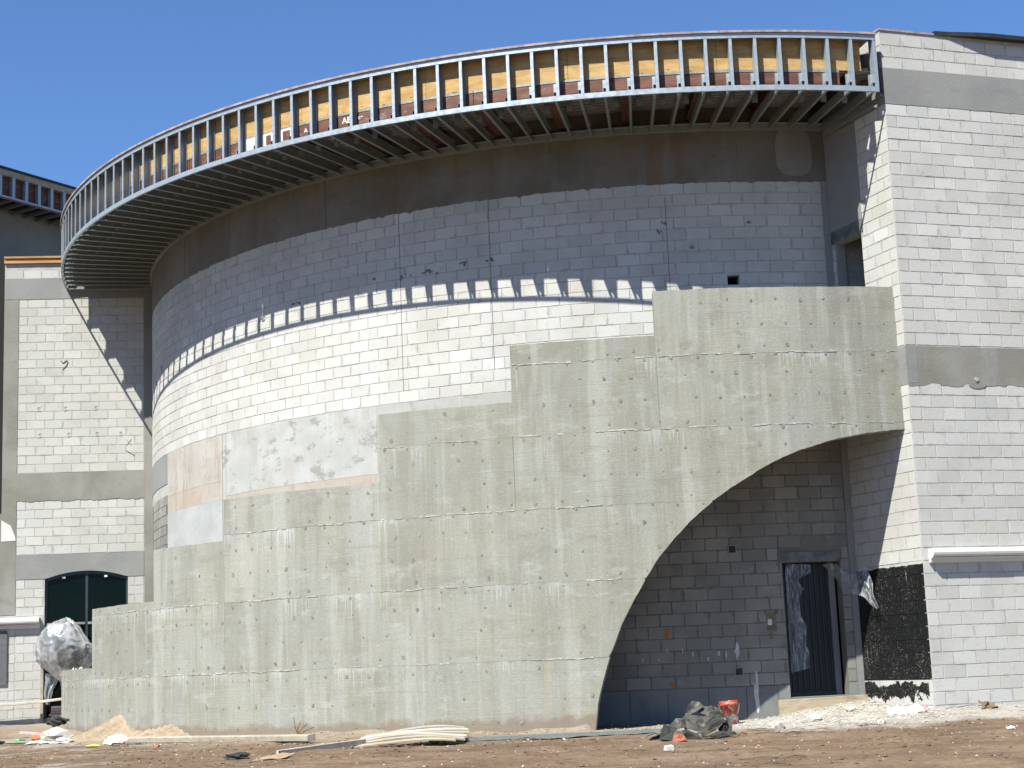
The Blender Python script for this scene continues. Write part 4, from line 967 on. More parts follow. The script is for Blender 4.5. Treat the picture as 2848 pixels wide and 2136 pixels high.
m = MB(); m.box(.3, 2.4, 1.6, 1.7, 8, 12.2, MF); m.build('dark_interior', 'black_void', fw)
m = MB(); m.box(.45, 2.1, 1.085, 1.118, 11.77, 11.98, MF); m.build('lintel', 'footing', fw)
for k in range(7): m = MB(); m.box(.15, .5, 1.10, 1.118, 10.4 + k * H, 10.4 + k * H + .19, MF); m.build('block', 'block', fw)
# ================================================================== LOOSE THINGS ON THE GROUND AND IN THE OPENINGS
def gz(x, y): return gh(x, y)
def beam_between(name, p, q, w, h, mat, label, cat, roll=0.0, sag=0.0, n=6, group=None, seed=0, ends=0.0):
    """sawn timber or rolled section lying between two points, edges worn and slightly bowed"""
    p, q = Vector(p), Vector(q); d = (q - p); L = d.length; d.normalize(); side = Vector((-d.y, d.x, 0)).normalized(); up = side.cross(d) * -1
    if up.z < 0: up = -up
    s2 = side * math.cos(roll) + up * math.sin(roll); u2 = up * math.cos(roll) - side * math.sin(roll)
    r = random.Random(seed); mb = MB(); rings = []; base = p.copy()
    for i in range(n + 1):
        t = i / n; c = p + d * L * t - Vector((0, 0, 1)) * sag * math.sin(PI * t) + s2 * r.uniform(-.004, .004); b = min(w, h) * .12; ww, hh = w / 2, h / 2
        pts = [(-ww + b, -hh), (ww - b, -hh), (ww, -hh + b), (ww, hh - b), (ww - b, hh), (-ww + b, hh), (-ww, hh - b), (-ww, -hh + b)]
        skew = (ends * (1 if i == n else 0))
        rings.append([c + s2 * (x + r.uniform(-.002, .002)) + u2 * (y + hh + r.uniform(-.002, .002)) + d * skew * x for x, y in pts])
    for i in range(n):
        for k in range(8): mb.quad(rings[i][k], rings[i][(k + 1) % 8], rings[i + 1][(k + 1) % 8], rings[i + 1][k])
    mb.quad(*reversed(rings[0])); mb.quad(*rings[-1])
    for i, v in enumerate(mb.v): mb.v[i] = tuple(Vector(v) - base)
    o = link(name, mb.mesh(name, mat), None, base); return tag(o, label, cat, group)
def lump(name, c, size, mat, label, cat, seed=0, squash=(1, 1, .6), sub=2, amp=.3, group=None, flat=True, parent=None):
    bm = bmesh.new(); bmesh.ops.create_icosphere(bm, subdivisions=sub, radius=size); r = random.Random(seed); ph = [r.uniform(0, 6) for _ in range(6)]
    for v in bm.verts:
        n = v.co.normalized(); f = 1 + amp * (math.sin(3 * n.x + ph[0]) * math.sin(4 * n.y + ph[1]) + .6 * math.sin(7 * n.z + 5 * n.x + ph[2])) + r.uniform(-amp, amp) * .35
        v.co = Vector((n.x * squash[0], n.y * squash[1], n.z * squash[2])) * size * f
    me = bpy.data.meshes.new(name); bm.to_mesh(me); bm.free(); me.materials.append(MATS[mat])
    if not flat:
        for p in me.polygons: p.use_smooth = True
    o = link(name, me, parent, c)
    return o if parent else tag(o, label, cat, group)
def crumple(name, c00, c10, c01, c11, nu, nv, amp, mat, parent=None, seed=0, thick=.006, smooth=False, loc=None, label=None, cat=None):
    """sheet with hard folds between four corners"""
    r = random.Random(seed); C = [Vector(q) for q in (c00, c10, c01, c11)]; base = Vector(loc) if loc else Vector((0, 0, 0)); G = []
    for j in range(nv + 1):
        row = []
        for i in range(nu + 1):
            u, v = i / nu, j / nv; P = C[0] * (1 - u) * (1 - v) + C[1] * u * (1 - v) + C[2] * (1 - u) * v + C[3] * u * v
            row.append(P + Vector((r.uniform(-1, 1), r.uniform(-1, 1), r.uniform(-.8, 1))) * amp - base)
        G.append(row)
    me = bpy.data.meshes.new(name); V = [tuple(p) for row in G for p in row]; w = nu + 1
    F_ = [(j * w + i, j * w + i + 1, (j + 1) * w + i + 1, (j + 1) * w + i) for j in range(nv) for i in range(nu)]
    me.from_pydata(V, [], F_); me.materials.append(MATS[mat])
    bm = bmesh.new(); bm.from_mesh(me); bmesh.ops.triangulate(bm, faces=bm.faces)
    if thick: bmesh.ops.solidify(bm, geom=bm.faces[:], thickness=thick)
    bm.to_mesh(me); bm.free()
    if smooth:
        for p in me.polygons: p.use_smooth = True
    o = link(name, me, parent, base if parent is None else (0, 0, 0))
    if parent is not None and loc is not None: o.location = base
    return tag(o, label, cat)

# sand heaped against the foot of the stair wall
mb = MB(); r = random.Random(2); na, nr = 70, 14; grid = []
for i in range(na + 1):
    ad = 211.5 + 21.5 * i / na; pk = .38 * math.exp(-((ad - 218.3) / 1.9) ** 2) + .20 * math.exp(-((ad - 226.2) / 2.4) ** 2) + .10 * math.exp(-((ad - 222) / 5.) ** 2); pk *= 1 + .12 * math.sin(9 * ad) + .08 * math.sin(23 * ad); row = []
    for k in range(nr + 1):
        t = k / nr; rad = RK - .03 + t * (.25 + 1.5 * pk + .25); p = cyl(R(ad), rad, 0, (KX, KY)); e = sm(i, 0, 5) * sm(na - i, 0, 5)
        row.append(Vector((p.x, p.y, gz(p.x, p.y) - .03 + e * (pk * (1 - t) ** 1.15 + (r.uniform(-.03, .03) if 0 < k < nr else 0)) )))
    grid.append(row)
for i in range(na):
    for k in range(nr): mb.quad(grid[i][k], grid[i][k + 1], grid[i + 1][k + 1], grid[i + 1][k])
sp_o = mb.build('sand_pile', 'sand', None, smooth=True); tag(sp_o, 'tan sand heap pushed up against the foot of the concrete wall', 'sand pile')

beam_between('timber_plank', (-6.80, 28.0, gz(-6.8, 28) + .02), (-3.22, 24.9, gz(-3.22, 24.9) + .04), .13, .095, 'lumber_grey', 'long weathered plank lying parallel to the wall beside the sand heap', 'plank', .1, .0, 8, seed=1, ends=.3)
beam_between('timber_stud', (-3.24, 21.6, gz(-3.24, 21.6) + .0), (-2.22, 22.85, gz(-2.22, 22.85) + .05), .04, .075, 'lumber_pale', 'short pale timber stud lying at an angle near the slatted panel', 'plank', .0, 0, 4, seed=2)
# broken slatted panel: short boards still fixed side by side, curling up at one end
pal = empty('slatted_panel', (-1.6, 23.2, 0), 'broken panel of overlapping weathered boards lying on the dirt', 'wood panel')
r = random.Random(12); A0, A1 = Vector((-2.16, 22.62)), Vector((-.98, 23.78))
dpl = (A1 - A0).normalized(); apl = math.atan2(dpl.y, dpl.x)
for k in range(7):
    v_ = (k - 3) * .118; L = .82 - .05 * abs(k - 2) + r.uniform(-.06, .06); mb = MB(); n = 8; sh = .06 * (k - 3)
    Mx = Matrix.Translation((A0.x * .5 + A1.x * .5, A0.y * .5 + A1.y * .5, gz(-1.6, 23.2) + .10)) @ Matrix.Rotation(apl - .62, 4, 'Z') @ Matrix.Rotation(R(9), 4, 'X') @ Matrix.Rotation(R(r.uniform(-1.5, 1.5)), 4, 'Z')
    for i in range(n):
        x0, x1 = -L + 2 * L * i / n + sh, -L + 2 * L * (i + 1) / n + sh; bow = lambda x: .05 * (1 - ((x - sh) / L) ** 2) + .02 * math.sin(3 * x + k); zk = k * .004
        mb.hexa([Mx @ Vector(q) for q in ((x0, v_ - .056, bow(x0) + zk), (x1, v_ - .056, bow(x1) + zk), (x1, v_ + .056, bow(x1) + zk), (x0, v_ + .056, bow(x0) + zk), (x0, v_ - .056, bow(x0) + zk + .02), (x1, v_ - .056, bow(x1) + zk + .02), (x1, v_ + .056, bow(x1) + zk + .02), (x0, v_ + .056, bow(x0) + zk + .02))])
    mb.build('slat', 'lumber' if k < 1 else ('lumber_pale' if k in (3, 5) else 'lumber_grey'), pal)
for s in (.1, .85):
    c = A0.lerp(A1, s); mb = MB(); Mx = Matrix.Translation((c.x, c.y, gz(c.x, c.y) - .005)) @ Matrix.Rotation(R(44), 4, 'Z'); mb.box(-.28, .28, -.03, .03, 0, .04, Mx); mb.build('batten', 'lumber_grey', pal)
# galvanised track dropped along the foot of the wall
trk = empty('steel_track', (.5, 23.6, 0), 'long grey steel track lying flat in front of the arch', 'steel track')
pa, pb_ = Vector((-.84, 23.35, gz(-.84, 23.35) + .01)), Vector((2.0, 23.75, gz(2.0, 23.75) + .02)); d = (pb_ - pa).normalized(); a = math.atan2(d.y, d.x); L = (pb_ - pa).length; Mx = Matrix.Translation(pa) @ Matrix.Rotation(a, 4, 'Z')
mb = MB(); mb.box(0, L, 0, .15, 0, .004, Mx); mb.build('web', 'galvanised_dull', trk)
for y in (-.004, .15): mb = MB(); mb.box(0, L, y, y + .004, 0, .045, Mx); mb.build('flange', 'galvanised_dull', trk)
# crumpled roofing felt
felt = empty('felt_heap', (2.1, 21.3, 0), 'crumpled heap of dark roofing felt lying in front of the arch', 'roofing felt')
Q = lambda x, y, z: (x, y, gz(x, y) + z)
FELT = [[[2.185, 21.78, 0.472], [2.276, 21.78, 0.468], [2.341, 21.719, 0.4], [2.224, 21.65, 0.332], [2.096, 21.607, 0.291], [2.075, 21.637, 0.323]], [[2.26, 21.71, 0.329], [2.348, 21.781, 0.401], [2.44, 21.787, 0.403], [2.528, 21.765, 0.376], [2.6, 21.704, 0.308], [2.614, 21.663, 0.264], [2.388, 21.663, 0.273]], [[2.181, 21.159, 0.101], [2.263, 21.254, 0.195], [2.454, 21.325, 0.261], [2.574, 21.295, 0.225], [2.42, 21.179, 0.112], [2.237, 21.097, 0.036]], [[2.597, 21.49, 0.321], [2.696, 21.447, 0.271], [2.633, 21.272, 0.093], [2.489, 21.229, 0.054], [2.463, 21.293, 0.121], [2.591, 21.381, 0.207]], [[1.793, 21.32, 0.175], [1.942, 21.42, 0.273], [2.054, 21.425, 0.274], [2.052, 21.313, 0.158], [1.905, 21.279, 0.129]], [[1.541, 21.05, 0.032], [1.634, 21.081, 0.065], [1.753, 21.196, 0.177], [1.859, 21.166, 0.142], [1.912, 21.081, 0.054], [1.791, 21.05, 0.027]], [[1.897, 21.112, 0.128], [2.04, 21.133, 0.143], [2.178, 21.078, 0.082], [2.221, 21.028, 0.029], [2.008, 21.022, 0.032], [1.857, 21.037, 0.053]], [[2.048, 21.423, 0.293], [2.257, 21.423, 0.285], [2.314, 21.32, 0.176], [2.197, 21.245, 0.104], [2.055, 21.28, 0.145]], [[2.268, 21.523, 0.282], [2.511, 21.543, 0.294], [2.574, 21.475, 0.22], [2.322, 21.407, 0.159]], [[2.038, 21.476, 0.285], [2.147, 21.503, 0.309], [2.133, 21.326, 0.125], [2.036, 21.326, 0.129]], [[2.238, 21.107, 0.035], [2.441, 21.175, 0.097], [2.618, 21.175, 0.09], [2.685, 21.144, 0.055], [2.443, 21.106, 0.026]]]
fr_ = random.Random(19)
for P_ in FELT:
    V = [Vector(p) for p in P_]; c = sum(V, Vector()) / len(V); nn = Vector((0, 0, 0))
    for i in range(len(V)): nn += (V[i] - c).cross(V[(i + 1) % len(V)] - c)
    nn.normalize(); nn = -nn if nn.y > 0 else nn; bm = bmesh.new(); lo_ = min(v.z for v in V)
    mids = [(V[i] + V[(i + 1) % len(V)]) / 2 + nn * fr_.uniform(-.03, .03) for i in range(len(V))]; inner = [(v * .45 + c * .55) + nn * fr_.uniform(-.035, .06) for v in V]
    ring_ = [bm.verts.new(q) for pr_ in zip(V, mids) for q in pr_]; inn = [bm.verts.new(q) for q in inner]; cv = bm.verts.new(c + nn * fr_.uniform(-.03, .07)); n_ = len(V)
    for i in range(n_):
        j = (i + 1) % n_; bm.faces.new((ring_[2 * i], ring_[2 * i + 1], inn[i])); bm.faces.new((ring_[2 * i + 1], inn[j], inn[i])); bm.faces.new((ring_[2 * i + 1], ring_[(2 * i + 2) % (2 * n_)], inn[j])); bm.faces.new((inn[i], inn[j], cv))
    bmesh.ops.recalc_face_normals(bm, faces=bm.faces); bmesh.ops.solidify(bm, geom=bm.faces[:], thickness=.007); me = bpy.data.meshes.new('felt_sheet'); bm.to_mesh(me); bm.free(); me.materials.append(MATS['roofing_felt']); link('felt_sheet', me, felt)
crumple('felt_sheet', Q(1.66, 20.98, .02), Q(1.86, 20.93, .0), Q(1.74, 21.15, .17), Q(1.95, 21.2, .12), 2, 2, .03, 'dark_rubber', felt, 6)
crumple('felt_sheet', Q(1.84, 20.88, .01), Q(2.02, 20.86, .01), Q(1.88, 20.98, .08), Q(2.0, 21.0, .06), 3, 2, .02, 'rust_red', felt, 8)
# red bucket
bk = empty('paint_bucket', (3.24, 26.2, gz(3.24, 26.2)), 'battered red bucket splashed white beside the felt heap', 'bucket')
mb = MB(); prof = [(.128, 0), (.132, .02), (.146, .30), (.158, .305), (.158, .335), (.150, .34), (.150, .37), (.140, .37), (.134, .33), (.118, .012)]; n = 24; Mx = Matrix.Translation((3.24, 26.2, gz(3.24, 26.2))) @ Matrix.Rotation(R(-4), 4, 'Y')
for (r0, z0), (r1, z1) in zip(prof, prof[1:]):
    for k in range(n):
        a, b_ = 2 * PI * k / n, 2 * PI * (k + 1) / n; f_ = lambda rr, t, z: Mx @ Vector((rr * math.cos(t), rr * math.sin(t), z)); mb.quad(f_(r0, a, z0), f_(r0, b_, z0), f_(r1, b_, z1), f_(r1, a, z1))
mb.quad(*[Mx @ Vector((.118 * math.cos(2 * PI * k / n), .118 * math.sin(2 * PI * k / n), .012)) for k in range(n)]); mb.build('pail', 'red_bucket', bk, smooth=True)
mb = MB(); mb.tube([Mx @ Vector((.16 * math.cos(t), -.02 - .14 * math.sin(t), .32 - .20 * math.sin(t))) for t in [PI * k / 12 for k in range(13)]], .004, 5); mb.build('bail_handle', 'bare_steel', bk)
# board set on edge below the arch door
beam_between('threshold_board', (*cyl(R(274.95), 11.66, 0).xy, .045), (*cyl(R(282.35), 11.69, 0).xy, .075), .04, .265, 'lumber', 'wide board set on edge across the foot of the arch door', 'board', 0, 0, 4, seed=5)
# plastic sheets in the openings
def film(name, L_, R_, n, amp, mat, label, seed=0):
    r = random.Random(seed); V = []; base = Vector(L_[0]); m2 = len(L_)
    rows = []
    for s in range((m2 - 1) * 4 + 1):
        i = min(m2 - 2, s // 4); t = (s - i * 4) / 4; a = Vector(L_[i]).lerp(Vector(L_[i + 1]), t); b_ = Vector(R_[i]).lerp(Vector(R_[i + 1]), t); row = []
        for k in range(n + 1):
            u = k / n; p = a.lerp(b_, u); w = math.sin(PI * u); row.append(p + Vector((.2, -1, .1)) * amp * w * (math.sin(11 * u + s * .35 + seed) + .6 * math.sin(23 * u - s * .5)) - base)
        rows.append(row)
    me = bpy.data.meshes.new(name); w = n + 1; me.from_pydata([tuple(p) for row in rows for p in row], [], [(j * w + k, j * w + k + 1, (j + 1) * w + k + 1, (j + 1) * w + k) for j in range(len(rows) - 1) for k in range(n)])
    me.materials.append(MATS[mat])
    for p in me.polygons: p.use_smooth = True
    return tag(link(name, me, None, base), label, 'plastic sheet', 'torn plastic sheets')
FB_U = [[5.029, 27.14, 2.495], [5.248, 27.04, 2.486], [5.377, 26.89, 2.294], [5.495, 26.74, 2.293], [5.555, 26.64, 2.419], [5.642, 26.54, 2.38], [5.695, 26.44, 2.123], [5.677, 26.39, 1.954], [5.746, 26.34, 1.725]]
FB_L = [[5.062, 27.2, 2.474], [5.257, 27.1, 2.204], [5.282, 26.95, 2.054], [5.334, 26.8, 1.957], [5.386, 26.7, 1.974], [5.498, 26.6, 1.942], [5.561, 26.5, 1.894], [5.63, 26.45, 1.786], [5.717, 26.4, 1.7]]
FA_R = [[4.848, 27.231, 2.5], [4.847, 27.191, 2.376], [4.612, 27.198, 2.251], [4.703, 27.17, 2.103], [4.622, 27.199, 1.949], [4.625, 27.159, 1.663], [4.719, 27.212, 1.482], [4.683, 27.167, 1.185], [4.727, 27.214, 1.065], [4.716, 27.172, .806]]
FA_L = [[4.452, 27.259, 2.533], [4.427, 27.256, 2.397], [4.422, 27.255, 2.261], [4.423, 27.255, 2.118], [4.419, 27.255, 1.96], [4.415, 27.255, 1.675], [4.421, 27.255, 1.495], [4.419, 27.255, 1.196], [4.419, 27.255, 1.077], [4.418, 27.255, .736]]
film('plastic_sheet', FA_L, FA_R, 14, .022, 'poly_film', 'torn clear plastic hanging down the left side of the arch door', 1)
FB_U, FB_L = [[tuple(CAMP + (Vector(p) - CAMP) * 1.009) for p in q] for q in (FB_U, FB_L)]   # hangs in the shade close to the return wall
film('plastic_sheet', FB_L, FB_U, 14, .03, 'poly_film', 'clear plastic blown sideways from the top of the arch door', 2)
# sheet ballooning out of the left doorway
MLw = Matrix.Translation((LX, LY, 0)) @ Matrix.Rotation(AL, 4, 'Z'); bm = bmesh.new(); bmesh.ops.create_uvsphere(bm, u_segments=96, v_segments=64, radius=1)
for v in bm.verts:
    n = v.co.normalized(); az = math.atan2(n.x, -n.y); el = n.z
    wr = .075 * (1 - abs(math.sin(4.5 * az + 1.6 * el))) ** 3 * sm(az, -.1, .7) + .05 * (1 - abs(math.sin(8 * az - 3 * el + 1))) ** 3 * sm(az, .2, 1.0) + .02 * math.sin(3 * el + 2 * az) + .045 * (1 - abs(math.sin(2.3 * az - 1.4 * el + .5))) ** 6 - .02
    rn = 1 - abs(noise.noise(n * 2.6)) * 2.2; wr += .07 * max(0, rn) ** 4 + .03 * max(0, 1 - abs(noise.noise(n * 5.5 + Vector((3, 1, 2)))) * 2.4) ** 3
    low = sm(-el, .45, 1.0); q = Vector((n.x * .66 * (1 - .45 * low), n.y * .45 * (1 - .3 * low), n.z * .62 - .10 * low)) * (1 + wr)
    q.z -= .42 * sm(q.x, -.05, .62) * sm(q.z, -.1, .5) * .8; q.y *= 1 - .25 * sm(q.x, .1, .6); v.co = q
me = bpy.data.meshes.new('plastic_balloon'); bm.to_mesh(me); bm.free(); me.materials.append(MATS['inflated_film'])
for p in me.polygons: p.use_smooth = True
o = link('plastic_sheet', me, None, MLw @ Vector((1.16, -.22, 1.84)), AL); tag(o, 'shiny plastic sheet billowing out of the left doorway like a balloon', 'plastic sheet', 'torn plastic sheets')
sk = [[[.70, -.15, 1.30], [.68, -.1, 1.05], [.66, -.06, .85], [.69, -.05, .62]], [[1.02, -.2, 1.26], [.98, -.14, 1.12], [.86, -.1, .92], [.78, -.06, .60]]]
film('plastic_sheet', [MLw @ Vector(q) for q in sk[0]], [MLw @ Vector(q) for q in sk[1]], 10, .03, 'poly_film_thick', 'white plastic tail hanging below the ballooning sheet at the left doorway', 4)
film('plastic_sheet', [MLw @ Vector(q) for q in ([1.0, -.2, 1.26], [1.02, -.14, 1.1], [1.04, -.1, .9])], [MLw @ Vector(q) for q in ([1.3, -.2, 1.26], [1.25, -.14, 1.0], [1.16, -.1, .8])], 8, .03, 'poly_film_thick', 'second plastic tail hanging behind the low end of the concrete wall', 5)
# plank across the left doorway and rubbish behind it
pA, pB = MLw @ Vector((-.6, -.30, .62)), MLw @ Vector((1.45, -.30, .73)); beam_between('timber_plank', pA, pB, .19, .055, 'lumber_pale', 'pale plank laid level across the left doorway', 'plank', 0, .03, 8, seed=8)
pk = empty('insulation_bundle', MLw @ Vector((1.15, -.1, .3)), 'low bundle of pink and grey sheets on the left door sill', 'bundle'); rr2 = random.Random(6)
for k in range(5):
    Mx = Matrix.Translation(MLw @ Vector((1.12, -.12, .305 + k * .055))) @ Matrix.Rotation(AL + rr2.uniform(-.15, .15), 4, 'Z'); mb = MB(); mb.box(-.30 + rr2.uniform(-.05, .05), .34, -.1, .1, 0, .045, Mx); mb.build('sheet', ('galvanised_dull', 'lumber_grey', 'galvanised_dull', 'pink_plastic', 'foam_trim')[k], pk)
lump('rubbish_bag', (-8.75, 30.9, gz(-8.75, 30.9) + .30), .13, 'dark_rubber', 'small crumpled black rubbish bag beside the left door sill', 'rubbish bag', 3, (1.3, .8, .7), 3, .28)
lump('concrete_lump', (-8.63, 30.5, gz(-8.63, 30.5) + .07), .19, 'rubble_stone', 'pale broken concrete lump at the low end of the stair wall', 'rubble', 4, (1.5, .8, .75), 2, .2)
lump('concrete_lump', (-8.25, 29.6, gz(-8.25, 29.6) + .03), .11, 'rubble_stone', 'small grey concrete lump at the tip of the stair wall', 'rubble', 14, (1.4, .8, .6), 2, .2)
# green bin at the edge of the picture
bn = empty('plastic_bin', (-9.27, 29.4, gz(-9.27, 29.4)), 'green plastic bin cut off by the left edge of the picture', 'bin'); zb = gz(-9.27, 29.4)
mb = MB()
for (w0, w1, z0, z1) in ((.17, .20, 0, .27), (.215, .215, .27, .31)):
    p = [Vector((-9.66 + sx * w, 29.4 + sy * w * .8, zb + z)) for z, w in ((z0, w0), (z1, w1)) for sx, sy in ((-1, -1), (1, -1), (1, 1), (-1, 1))]; mb.hexa(p)
mb.build('tub', 'green_plastic', bn); mb = MB(); mb.tube([(-9.50, 29.35, zb + .3), (-9.50, 29.33, zb + .9)], .018, 8); mb.build('pole', 'blue_pipe', bn)
# litter
lump('crushed_cup', (-9.05, 29.6, gz(-9.05, 29.6) + .04), .085, 'green_plastic', 'crushed green plastic cup lying near the green bin', 'litter', 6, (1.4, .8, .5), 2, .25)
lump('crushed_can', (-8.85, 29.9, gz(-8.85, 29.9) + .05), .07, 'orange_spray', 'small orange crushed can near the left door sill', 'litter', 7, (1.2, .8, .8), 2, .2)
beam_between('timber_offcut', (-9.4, 30.8, gz(-9.4, 30.8) + .05), (-8.75, 30.4, gz(-8.75, 30.4) + .05), .06, .05, 'pink_plastic', 'pink plastic offcut lying below the left block panel', 'litter', 0, 0, 3, seed=9)
beam_between('timber_offcut', (-9.5, 29.7, gz(-9.5, 29.7)), (-8.5, 29.35, gz(-8.5, 29.35) + .01), .09, .035, 'lumber_grey', 'dark grey timber offcut lying beside the green bin', 'plank', 0, 0, 3, seed=10)
beam_between('timber_offcut', (-7.95, 28.3, gz(-7.95, 28.3) + .02), (-7.62, 28.0, gz(-7.62, 28.0)), .04, .03, 'lumber_grey', 'short dark stick beside the low end of the concrete wall', 'stick', 0, 0, 3, seed=11)
crumple('paper_sheet', Q(-8.05, 26.6, .02), Q(-7.5, 26.6, .01), Q(-7.95, 27.1, .05), Q(-7.45, 27.2, .03), 6, 3, .03, 'paper_white', None, 9, .003, loc=Q(-7.75, 26.9, 0), label='torn white paper lying on the dirt at far left', cat='paper')
crumple('plastic_bag', Q(-6.85, 26.75, .0), Q(-6.5, 26.7, .02), Q(-6.8, 27.0, .17), Q(-6.5, 27.05, .14), 5, 4, .045, 'paper_white', None, 10, .003, loc=Q(-6.66, 26.85, 0), label='white and pink plastic bag at the left end of the long plank', cat='plastic bag')
lump('pink_wrapper', (-6.52, 26.72, gz(-6.52, 26.72) + .07), .055, 'pink_plastic', 'pink wrapper tucked in the white plastic bag', 'litter', 20, (1.2, .6, .8), 2, .3)
crumple('yellow_wrapper', Q(-6.95, 26.1, .01), Q(-6.74, 26.1, .02), Q(-6.93, 26.3, .03), Q(-6.75, 26.35, .02), 3, 2, .012, 'yellow_plastic', None, 11, .003, loc=Q(-6.85, 26.2, 0), label='small yellow wrapper in front of the plastic bag', cat='litter')
lump('red_scrap', (-5.75, 25.9, gz(-5.75, 25.9) + .02), .035, 'orange_spray', 'tiny red scrap on the dirt below the long plank', 'litter', 21, (1, .8, 1), 1, .3)
lump('rubber_scrap', (-3.73, 21.3, gz(-3.73, 21.3) + .03), .085, 'dark_rubber', 'black ragged rubber scrap beside the cardboard piece', 'litter', 22, (1.7, .9, .6), 3, .3)
crumple('cardboard_piece', Q(-3.45, 20.85, .01), Q(-3.02, 20.85, .02), Q(-3.35, 21.2, .03), Q(-2.95, 21.25, .05), 5, 2, .015, 'cardboard', None, 12, .005, loc=Q(-3.2, 21, 0), label='bent brown cardboard piece lying on the dirt', cat='cardboard')
mb = MB(); Mx = Matrix.Translation(Q(1.60, 18.75, .0)) @ Matrix.Rotation(R(20), 4, 'Z') @ Matrix.Rotation(R(6), 4, 'X'); p = [Mx @ Vector(q) - Vector(Q(1.6, 18.75, 0)) for q in ((-.05, -.04, 0), (.05, -.035, 0), (.048, .04, 0), (-.045, .045, 0), (-.042, -.035, .05), (.047, -.03, .056), (.043, .035, .06), (-.04, .04, .05))]; mb.hexa(p)
o = link('foam_block', mb.mesh('foam_block', 'paper_white'), None, Q(1.6, 18.75, 0)); tag(o, 'single white foam block lying alone on the brown dirt', 'foam block')
for k, (x, y, s, lab) in enumerate(((3.66, 24.4, .075, 'rounded white stone at the left of the rubble below the door'), (4.33, 24.9, .095, 'largest white stone in the rubble below the arch door'), (3.62, 23.6, .055, 'small grey stone in front of the white rubble'), (4.95, 25.2, .06, 'pale stone at the middle of the rubble below the door'), (5.05, 23.6, .05, 'flat pale stone in front of the rubble, towards the right wall'), (4.75, 23.3, .035, 'dark pebble in front of the rubble below the door'))):
    lump('stone', (x, y, gz(x, y) + s * .35), s, 'rubble_stone' if k not in (2, 5) else 'footing', lab, 'stone', 40 + k, (1.3, .9, .8), 2, .18, 'stones below the arch door')
crumple('paper_scrap', Q(5.35, 24.6, .0), Q(5.95, 24.6, .0), Q(5.45, 24.9, .08), Q(5.9, 24.95, .10), 6, 2, .03, 'paper_white', None, 15, .003, loc=Q(5.65, 24.75, 0), label='white torn scraps lying at the foot of the black painted wall', cat='paper')
lump('pink_wrapper', (5.93, 24.55, gz(5.93, 24.55) + .06), .05, 'pink_plastic', 'pink wrapper at the foot of the right-hand wall corner', 'litter', 23, (.7, .7, 1.1), 2, .3)
crumple('dry_leaves', Q(6.82, 24.75, .01), Q(7.1, 24.78, .0), Q(6.85, 25.0, .09), Q(7.08, 25.05, .07), 7, 5, .035, 'leaf_litter', None, 16, .004, loc=Q(7.0, 24.9, 0), label='clump of dry brown leaves against the right-hand wall', cat='leaves')
crumple('paper_scrap', Q(7.55, 24.9, .1), Q(7.85, 24.9, .12), Q(7.6, 25.2, .16), Q(7.85, 25.2, .2), 3, 2, .03, 'paper_white', None, 17, .003, loc=Q(7.7, 25, 0), label='white scrap at the foot of the wall near the right picture edge', cat='paper')
lump('white_pebble', (5.98, 20.5, gz(5.98, 20.5) + .015), .045, 'paper_white', 'lone white pebble on the dirt near the right picture edge', 'stone', 24, (1.4, .8, .6), 2, .15)
mb = MB(); x, y = -3.70, 26.9
for k in range(4):
    h_ = (.30, .22, .18, .12)[k]; mb.tube([(0, 0, 0), (.05 * (k - 1), .0, h_ * .5), (.11 * (k - .6), .02, h_)], [.012, .010, .005], 5)
o = link('dead_twigs', mb.mesh('dead_twigs', 'leaf_litter'), None, Q(x, y, .02)); tag(o, 'few dark twigs standing at the right end of the long plank', 'twigs')

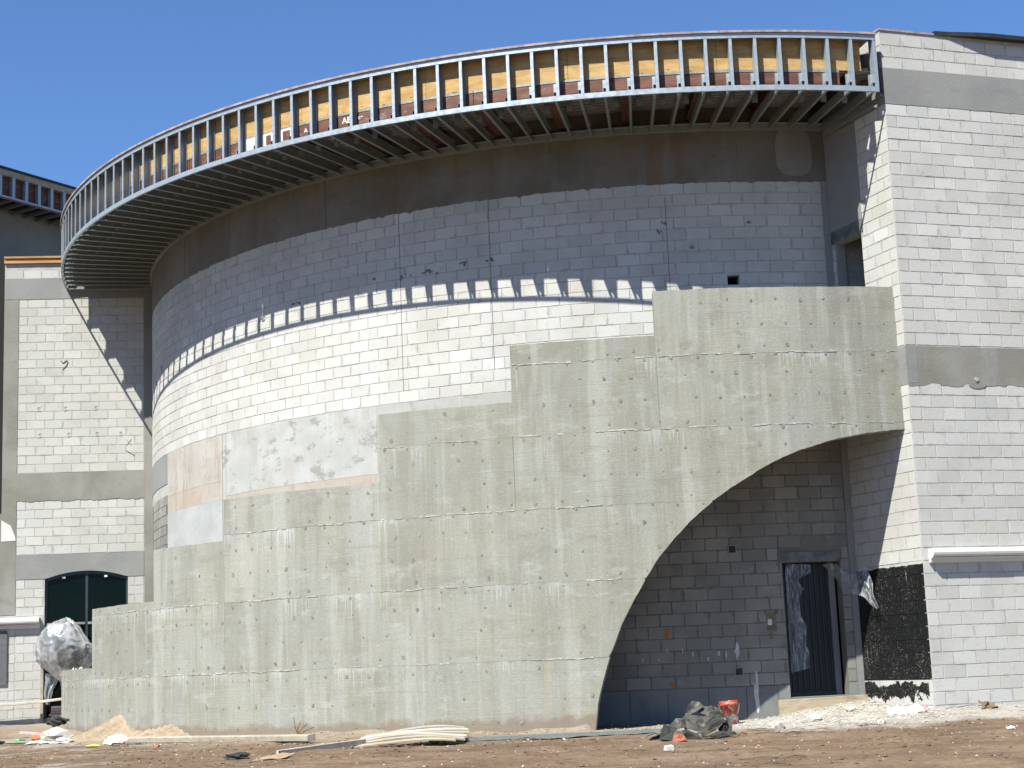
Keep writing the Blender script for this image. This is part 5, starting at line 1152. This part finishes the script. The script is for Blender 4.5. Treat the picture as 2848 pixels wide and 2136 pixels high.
# crushed stone, lime chips and crumbs that nobody could count
def pebbles(name, n, area, smin, smax, mat, label, seed, weight):
    r = random.Random(seed); V = []; F_ = []; cnt = 0
    oct_ = [Vector(q) for q in ((1, 0, 0), (-1, 0, 0), (0, 1, 0), (0, -1, 0), (0, 0, 1), (0, 0, -1))]; of = [(0, 2, 4), (2, 1, 4), (1, 3, 4), (3, 0, 4), (2, 0, 5), (1, 2, 5), (3, 1, 5), (0, 3, 5)]
    while cnt < n:
        x, y = r.uniform(area[0], area[1]), r.uniform(area[2], area[3])
        if r.random() > weight(x, y): continue
        if math.hypot(x - KX, y - KY) < RK + .02 and not (x > 1.2): continue
        s = smin + (smax - smin) * r.random() ** 3; a = r.uniform(0, 6.3); b0 = len(V); ca, sa2 = math.cos(a), math.sin(a); e = (r.uniform(.7, 1.5), r.uniform(.6, 1.1), r.uniform(.4, .8)); z = gz(x, y)
        for q in oct_:
            p = Vector((q.x * e[0], q.y * e[1], q.z * e[2])) * s * r.uniform(.75, 1.2); V.append((x + p.x * ca - p.y * sa2, y + p.x * sa2 + p.y * ca, z + p.z + s * .25))
        F_ += [tuple(b0 + i for i in t) for t in of]; cnt += 1
    me = bpy.data.meshes.new(name); me.from_pydata(V, [], F_); me.materials.append(MATS[mat]); o = link(name, me); tag(o, label, None, None, 'stuff'); return o
nearw = lambda x, y: math.exp(-max(0, (math.hypot(x - KX, y - KY) - RK)) / 1.3)
pebbles('lime_rubble', 3600, (2.6, 7.6, 22.3, 27.0), .004, .028, 'rubble_stone', 'white crushed rubble spread below the arch door', 1, lambda x, y: (1 - sm(math.hypot((x - 4.9) / 2.2, (y - 25.4) / 2.6), .2, 1.0)) ** 1.2 + .02)
pebbles('stone_chips', 4200, (-9.0, 8.5, 15.5, 29.5), .004, .022, 'rubble_stone', 'pale stone chips scattered over the dirt', 2, lambda x, y: .18 + .8 * nearw(x, y))
pebbles('dirt_clods', 7000, (-9.5, 8.5, 14.8, 29.5), .004, .03, 'dirt', 'brown clods of dirt scattered over the site', 3, lambda x, y: .4 + .5 * nearw(x, y))
# splinters and twigs lying flat
r = random.Random(44); V = MB()
for k in range(150):
    x, y = r.uniform(-8.5, 8), r.uniform(15.2, 26)
    if math.hypot(x - KX, y - KY) < RK + .2: continue
    a = r.gauss(0, .5); L = r.uniform(.05, .22); V.tube([(x - L * math.cos(a), y - L * math.sin(a), gz(x, y) + .012), (x, y, gz(x, y) + .02 + r.uniform(0, .02)), (x + L * math.cos(a), y + L * math.sin(a), gz(x, y) + .012)], r.uniform(.003, .009), 4)
o = V.build('wood_splinters', 'leaf_litter', None, merge=False); tag(o, 'dark splinters and twigs scattered over the dirt', None, None, 'stuff')
